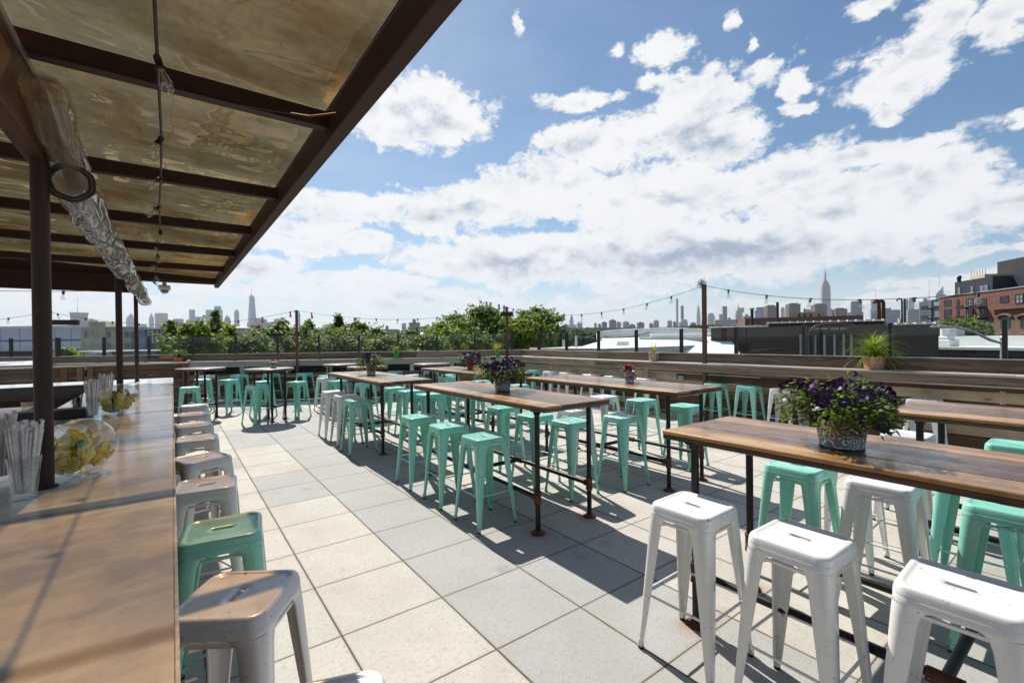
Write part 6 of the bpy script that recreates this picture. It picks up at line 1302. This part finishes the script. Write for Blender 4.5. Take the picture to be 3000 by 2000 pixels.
TW = [('unfinished tower wrapped in red netting with a crane mast', 207, 259, 2600, [(207, 259, 920), (205, 261, 916, 'box', 'tan'), (227, 229.5, 895, 'spire', 'metal'), (228, 229, 872, 'spire', 'metal')], 'orange', .0),
      ('low stepped blue grey block right of the unfinished tower', 258, 288, 2900, [(258, 288, 938), (260, 276, 934)], 'grey', .2), ('low tower base at the foot of the unfinished tower', 212, 262, 2300, [(212, 262, 950)], 'bluestrip', .1),
      ('stepped tower with a pointed crown beside the third post', 370, 394, 4200, [(370, 394, 931), (374, 392, 926), (379, 390, 921), (381, 388, 917, 'pyr'), (384, 385.2, 913, 'spire', 'metal')], 'grey', .3), ('low dark block left of the green peaked tower', 409, 431, 4000, [(409, 431, 951), (415, 428, 949)], 'grey', .1),
      ('slim tower with a green peaked roof', 437, 452, 4200, [(437, 452, 931), (439, 450, 927), (439, 450, 917, 'pyr', 'green'), (444, 445, 912, 'spire', 'metal')], 'grey', .2), ('wide flat topped slab tower right of the green peaked tower', 454, 493, 4100, [(454, 493, 919), (456, 492, 917.5)], 'grey', .1),
      ('low dark block behind the slim young tree', 507, 539, 4000, [(507, 539, 936), (510, 538, 934)], 'dark', .1), ('tall striped twin faced tower left of the glass pair', 555, 573, 4200, [(548, 575, 936), (555, 573, 908), (556, 572, 906.5)], 'grey', .5),
      ('dark flat tower right of the striped tower', 573, 600, 4000, [(573, 600, 928)], 'dark', .1), ('pale glass slab, left of the glass pair', 603, 627, 4200, [(603, 627, 908)], 'glass', .1), ('rounded glass tower, taller of the glass pair', 626, 654, 4100, [(626, 654, 908), (628, 651, 897, 'cyl')], 'glass', .5),
      ('small dark tower with a sharp green spire', 657, 677, 4100, [(657, 677, 937), (659, 675, 930), (662, 671, 928), (662, 671, 922, 'pyr', 'green'), (666, 667.2, 918, 'spire', 'metal')], 'dark', .2), ('slim ribbed tower with stepped round top', 687, 702, 4000, [(687, 702, 914), (688, 701, 910, 'cyl'), (690, 699, 907, 'cyl')], 'stone', .4),
      ('tallest downtown glass tower tapering to a mast', 727, 752, 4300, [(727, 752, 936, 'box', 'glass'), (727, 752, 869, 't.62', 'glass'), (731, 747, 867, 'box', 'metal'), (736.5, 741, 864, 'cyl', 'metal'), (737.8, 740, 850, 'spire', 'metal'), (738.3, 739.4, 834, 'spire', 'metal')], 'glass', .25),
      ('wide dark block at the foot of the tallest glass tower', 738, 788, 3900, [(724, 790, 944), (738, 783, 936), (742, 776, 933)], 'dark', .15), ('little dark block right of the tallest glass tower', 788, 801, 3900, [(788, 801, 947), (791, 798, 943)], 'dark', .1),
      ('hazy tower with a pinkish stub on top left of the slim pole', 803, 837, 4000, [(803, 837, 940), (804, 835, 934), (824, 836, 930, 'box', 'tan'), (826, 827, 922, 'spire', 'metal')], 'grey', .1), ('slim textured tower peeking right of the slim pole', 872, 881, 4000, [(860, 882, 950), (872, 881, 918), (873, 879, 914)], 'glass', .3),
      ('hazy domed courthouse like tower behind the pointed tree', 947, 968, 3800, [(947, 968, 953), (951, 965, 948, 'dome')], 'grey', .2), ('low far block left of the brown apartment group', 1060, 1080, 3600, [(1060, 1080, 952)], 'grey', .1),
      ('stepped brown apartment block with a central tower', 1116, 1172, 1700, [(1116, 1172, 966), (1120, 1166, 964.5), (1130, 1139, 954)], 'brown', .15), ('pale blue glass tower between two brown blocks', 1177, 1191, 3400, [(1177, 1191, 948), (1178, 1190, 946.5)], 'glass', .1),
      ('tall brown tower with a rooftop tank above the dark tree', 1198, 1231, 1700, [(1180, 1232, 966), (1198, 1231, 945), (1209, 1219, 938), (1210, 1218, 935)], 'brown', .15), ('brown block right of the tall brown tower', 1230, 1260, 1750, [(1230, 1258, 956), (1250, 1258, 950)], 'brown', .1),
      ('tan tower top showing left of the big spreading tree', 1351, 1359, 2000, [(1351, 1359, 929)], 'tan', .2),
      ('white tower with a tapering clock top right of the trees', 1668, 1688, 2500, [(1664, 1690, 951), (1668, 1681, 938), (1670, 1680, 930), (1671, 1679, 925, 't.7'), (1673, 1677, 921, 'spire', 'white'), (1674.5, 1675.6, 917, 'spire', 'metal')], 'white', .2),
      ('brown tower with two little peaks right of the white clock tower', 1691, 1707, 2400, [(1691, 1707, 946), (1692, 1699, 941, 'pyr'), (1700, 1706, 944)], 'tan', .1),
      ('tall blue glass needle tower', 1981, 1988, 3300, [(1981, 1988, 876), (1982, 1986.5, 873.5)], 'glass', .3), ('dark slim tower right of the blue needle', 1995, 2004, 3200, [(1995, 2004, 896), (1996, 2003, 895)], 'dark', .2), ('stepped dark block under the slim towers', 1990, 2016, 3000, [(1988, 2016, 944), (1997, 2014, 936)], 'grey', .1),
      ('white clock tower with a golden tip left of the tall pole', 2040, 2053, 2800, [(2040, 2053, 927), (2041, 2052, 913), (2042, 2051, 905), (2042.5, 2050.5, 890, 'pyr'), (2045.3, 2046.9, 885.5, 'spire', 'gold')], 'white', .2),
      ('pale stepped tower right of the tall pole', 2071, 2095, 2600, [(2071, 2095, 927), (2073, 2093, 920), (2077, 2089, 917)], 'white', .15), ('dark slim slab tower', 2117, 2131, 2700, [(2117, 2131, 897)], 'dark', .15), ('small tan tower left of the dark slim slab', 2107, 2118, 2600, [(2107, 2118, 920)], 'tan', .1),
      ('wide striped grey block below the dark slab', 2092, 2150, 1500, [(2092, 2156, 937), (2132, 2142, 930)], 'strip', .05), ('stone tower with a golden pyramid roof', 2153, 2174, 2700, [(2153, 2174, 921), (2155, 2173, 911), (2157.5, 2170.5, 893, 'pyr', 'gold'), (2163.4, 2164.4, 888, 'spire', 'gold')], 'stone', .2),
      ('blue glass tower partly behind the golden pyramid', 2166, 2178, 3100, [(2166, 2176, 902), (2166, 2181, 915)], 'glass', .1), ('tan block right of the golden pyramid tower', 2176, 2201, 1600, [(2176, 2201, 926), (2183, 2193, 920)], 'tan', .1), ('blue glass block left of the first brown twin', 2211, 2230, 2500, [(2211, 2230, 910), (2214, 2228, 907)], 'glass', .1),
      ('tall dark blue tower behind the first brown twin', 2216, 2238, 2700, [(2216, 2238, 900)], 'dark', .1), ('first brown housing tower of the row, left one', 2237, 2282, 1500, [(2237, 2282, 897), (2245, 2270, 893.5)], 'brown', .35), ('slim pale tower between the brown housing towers', 2286, 2300, 2200, [(2286, 2300, 904), (2288, 2298, 900)], 'white', .2),
      ('second brown housing tower of the row, widest gap after it', 2301, 2346, 1500, [(2301, 2346, 891), (2310, 2338, 888)], 'brown', .35), ('third brown housing tower in front of the tallest spire', 2375, 2423, 1550, [(2375, 2423, 893), (2384, 2414, 889.5)], 'brown', .35), ('fourth brown housing tower right of the tallest spire', 2438, 2483, 1500, [(2438, 2483, 905), (2447, 2474, 902)], 'brown', .35),
      ('tan block between the second and third brown towers', 2353, 2378, 2000, [(2353, 2378, 908), (2357, 2372, 905)], 'tan', .1),
      ('tallest art deco skyscraper with stepped crown and needle', 2404, 2435, 2900, [(2400, 2438, 905), (2404, 2434.5, 853), (2405, 2433.5, 837), (2408, 2430.5, 830), (2410.5, 2428, 825.5), (2413, 2425.5, 823.5, 'box', 'metal'), (2415, 2423, 812, 't.6', 'metal'), (2416.6, 2421.6, 796, 't.7', 'metal'), (2417.6, 2420.4, 789, 'spire', 'metal'), (2418.6, 2419.6, 771, 'spire', 'metal')], 'stone', .22),
      ('blue glass block right of the fourth brown tower', 2483, 2498, 2300, [(2483, 2498, 915)], 'teal', .1), ('dark wide tower right of the brown row', 2492, 2526, 2400, [(2492, 2530, 915), (2492, 2526, 884), (2494, 2524, 882.5)], 'dark', .1), ('pale wide slab tower with a mast behind the hooked pipes', 2551, 2576, 3000, [(2548, 2583, 905), (2551, 2576, 879), (2553, 2574, 877), (2566, 2566.8, 850, 'spire', 'metal')], 'stone', .1),
      ('blue striped block behind the hooked pipes, lower one', 2551, 2591, 1600, [(2551, 2591, 915), (2560, 2580, 911)], 'bluestrip', .05), ('blue striped block, higher one right of the hooked pipes', 2590, 2638, 1650, [(2590, 2638, 908), (2594, 2611, 902)], 'bluestrip', .05), ('pale low office block under the thin pipes', 2636, 2672, 1500, [(2630, 2680, 932), (2638, 2660, 925)], 'white', .1),
      ('tall blue glass slab right of the thin vent pipes', 2645, 2662, 2500, [(2645, 2662, 878)], 'glass', .1), ('tall pale ribbed tower beside the blue slab', 2661, 2678, 2500, [(2661, 2678, 876.5), (2663, 2676, 875)], 'white', .2), ('white office block with dark bands', 2656, 2702, 1450, [(2656, 2702, 909), (2660, 2695, 906)], 'strip', .1), ('teal glass block left of the brick apartments', 2691, 2722, 1900, [(2691, 2722, 884), (2705, 2718, 874)], 'teal', .1),
      ('blue striped block right beside the navy facade', 2694, 2724, 1400, [(2694, 2724, 905)], 'bluestrip', .05), ('stepped tower with a red white antenna', 2716, 2732, 3000, [(2716, 2732, 880), (2721, 2725, 862, 'spire', 'metal'), (2722.3, 2724, 838, 'spire', 'metal'), (2722.8, 2723.4, 818, 'spire', 'metal')], 'grey', .1),
      ('slanted crystal glass tower with a mast above the brick block', 2741, 2771, 2900, [(2741, 2771, 862), (2741, 2765, 839, 'wedge'), (2752.6, 2753.8, 804, 'spire', 'metal')], 'glass', .1)]
for tw in TW: tower(*tw[:4], tw[4], tw[5], tw[6])
rs = random.Random(12)
HB = [(1612, 1650, 957), (1648, 1666, 951), (1741, 1749, 947), (1763, 1779, 944), (1784, 1806, 938), (1806, 1820, 944), (1824, 1844, 943), (1866, 1888, 945), (1902, 1914, 948), (1914, 1931, 939.5), (1955, 1970, 940), (1972, 1982, 943), (1752, 1762, 950), (1842, 1862, 951), (2022, 2040, 946), (2055, 2070, 940)]
wh = ['first', 'second', 'third', 'fourth', 'fifth', 'sixth', 'seventh', 'eighth', 'ninth', 'tenth', 'eleventh', 'twelfth', 'thirteenth', 'fourteenth', 'fifteenth', 'sixteenth']
for i, (a, b_, y) in enumerate(sorted(HB)):
    m = ['brown', 'grey', 'tan', 'brown', 'dark'][i % 5]; tower('%s from the left of the mid height blocks behind the white roof' % wh[i], a, b_, 2200+60*(i % 4), [(a, b_, y), (a+(b_-a)*.3, a+(b_-a)*.7, y-2.5)], m, .15)
for i, (a, b_, y) in enumerate([(1600, 1655, 963), (1655, 1712, 961), (1712, 1770, 960), (1770, 1832, 961), (1832, 1885, 960), (1902, 1950, 959), (1950, 1990, 957), (1990, 2036, 956)]):
    tower('%s from the left in the band of brown riverside housing' % wh[i], a, b_, 1300+25*(i % 3), [(a, b_, y), (a+6, a+14, y-2), (b_-18, b_-9, y-2)], 'brown', .04, 'housing_block', 'brown riverside housing blocks')
b = Bld('wood_clad_building', 'brown low building behind the white roof beside the tall pole', 2018, 60, 2082, 58, 953, 10, M_plain('brown_cladding', (.22, .16, .09), .8, 0, .3, 2))
for i, (X, y) in enumerate(((1426.5, 884.5), (1438.5, 887), (1463, 892), (1478, 895.5))):
    P = at(X, 1500); h = zat(P, y)-GROUND; t = thing('smokestack', '%s from the left of four dark topped power station chimneys' % wh[i], 'chimney', (P.x, P.y, GROUND), 0, 'power station chimneys')
    w = 6.6*1500/FPX/2; MB().tube((0, 0, 0), (0, 0, h*.86), w*1.1, w*.92, n=16).obj('stack', FM['white'], t); MB().tube((0, 0, h*.86), (0, 0, h), w*.93, w*.9, n=16).obj('dark_top', FM['metal'], t); MB().tube((0, 0, h-2), (0, 0, h+1), w*1.15, n=16).obj('rim', FM['metal'], t)

# ------------------------------------------------------------------ the air: one closed box of even haze
m_, t_, o_ = mat_new('haze_air'); N = NT(t_)
pvn = N.n('ShaderNodeVolumePrincipled'); pvn.inputs['Color'].default_value = (.80, .88, 1.0, 1); pvn.inputs['Density'].default_value = .00008; pvn.inputs['Anisotropy'].default_value = .2
N.l(pvn.outputs[0], o_.inputs['Volume'])
hz = MB().box(-8500, 8500, -8500, 8500, GROUND-1, 700).obj('haze', m_); hz['kind'] = 'stuff'
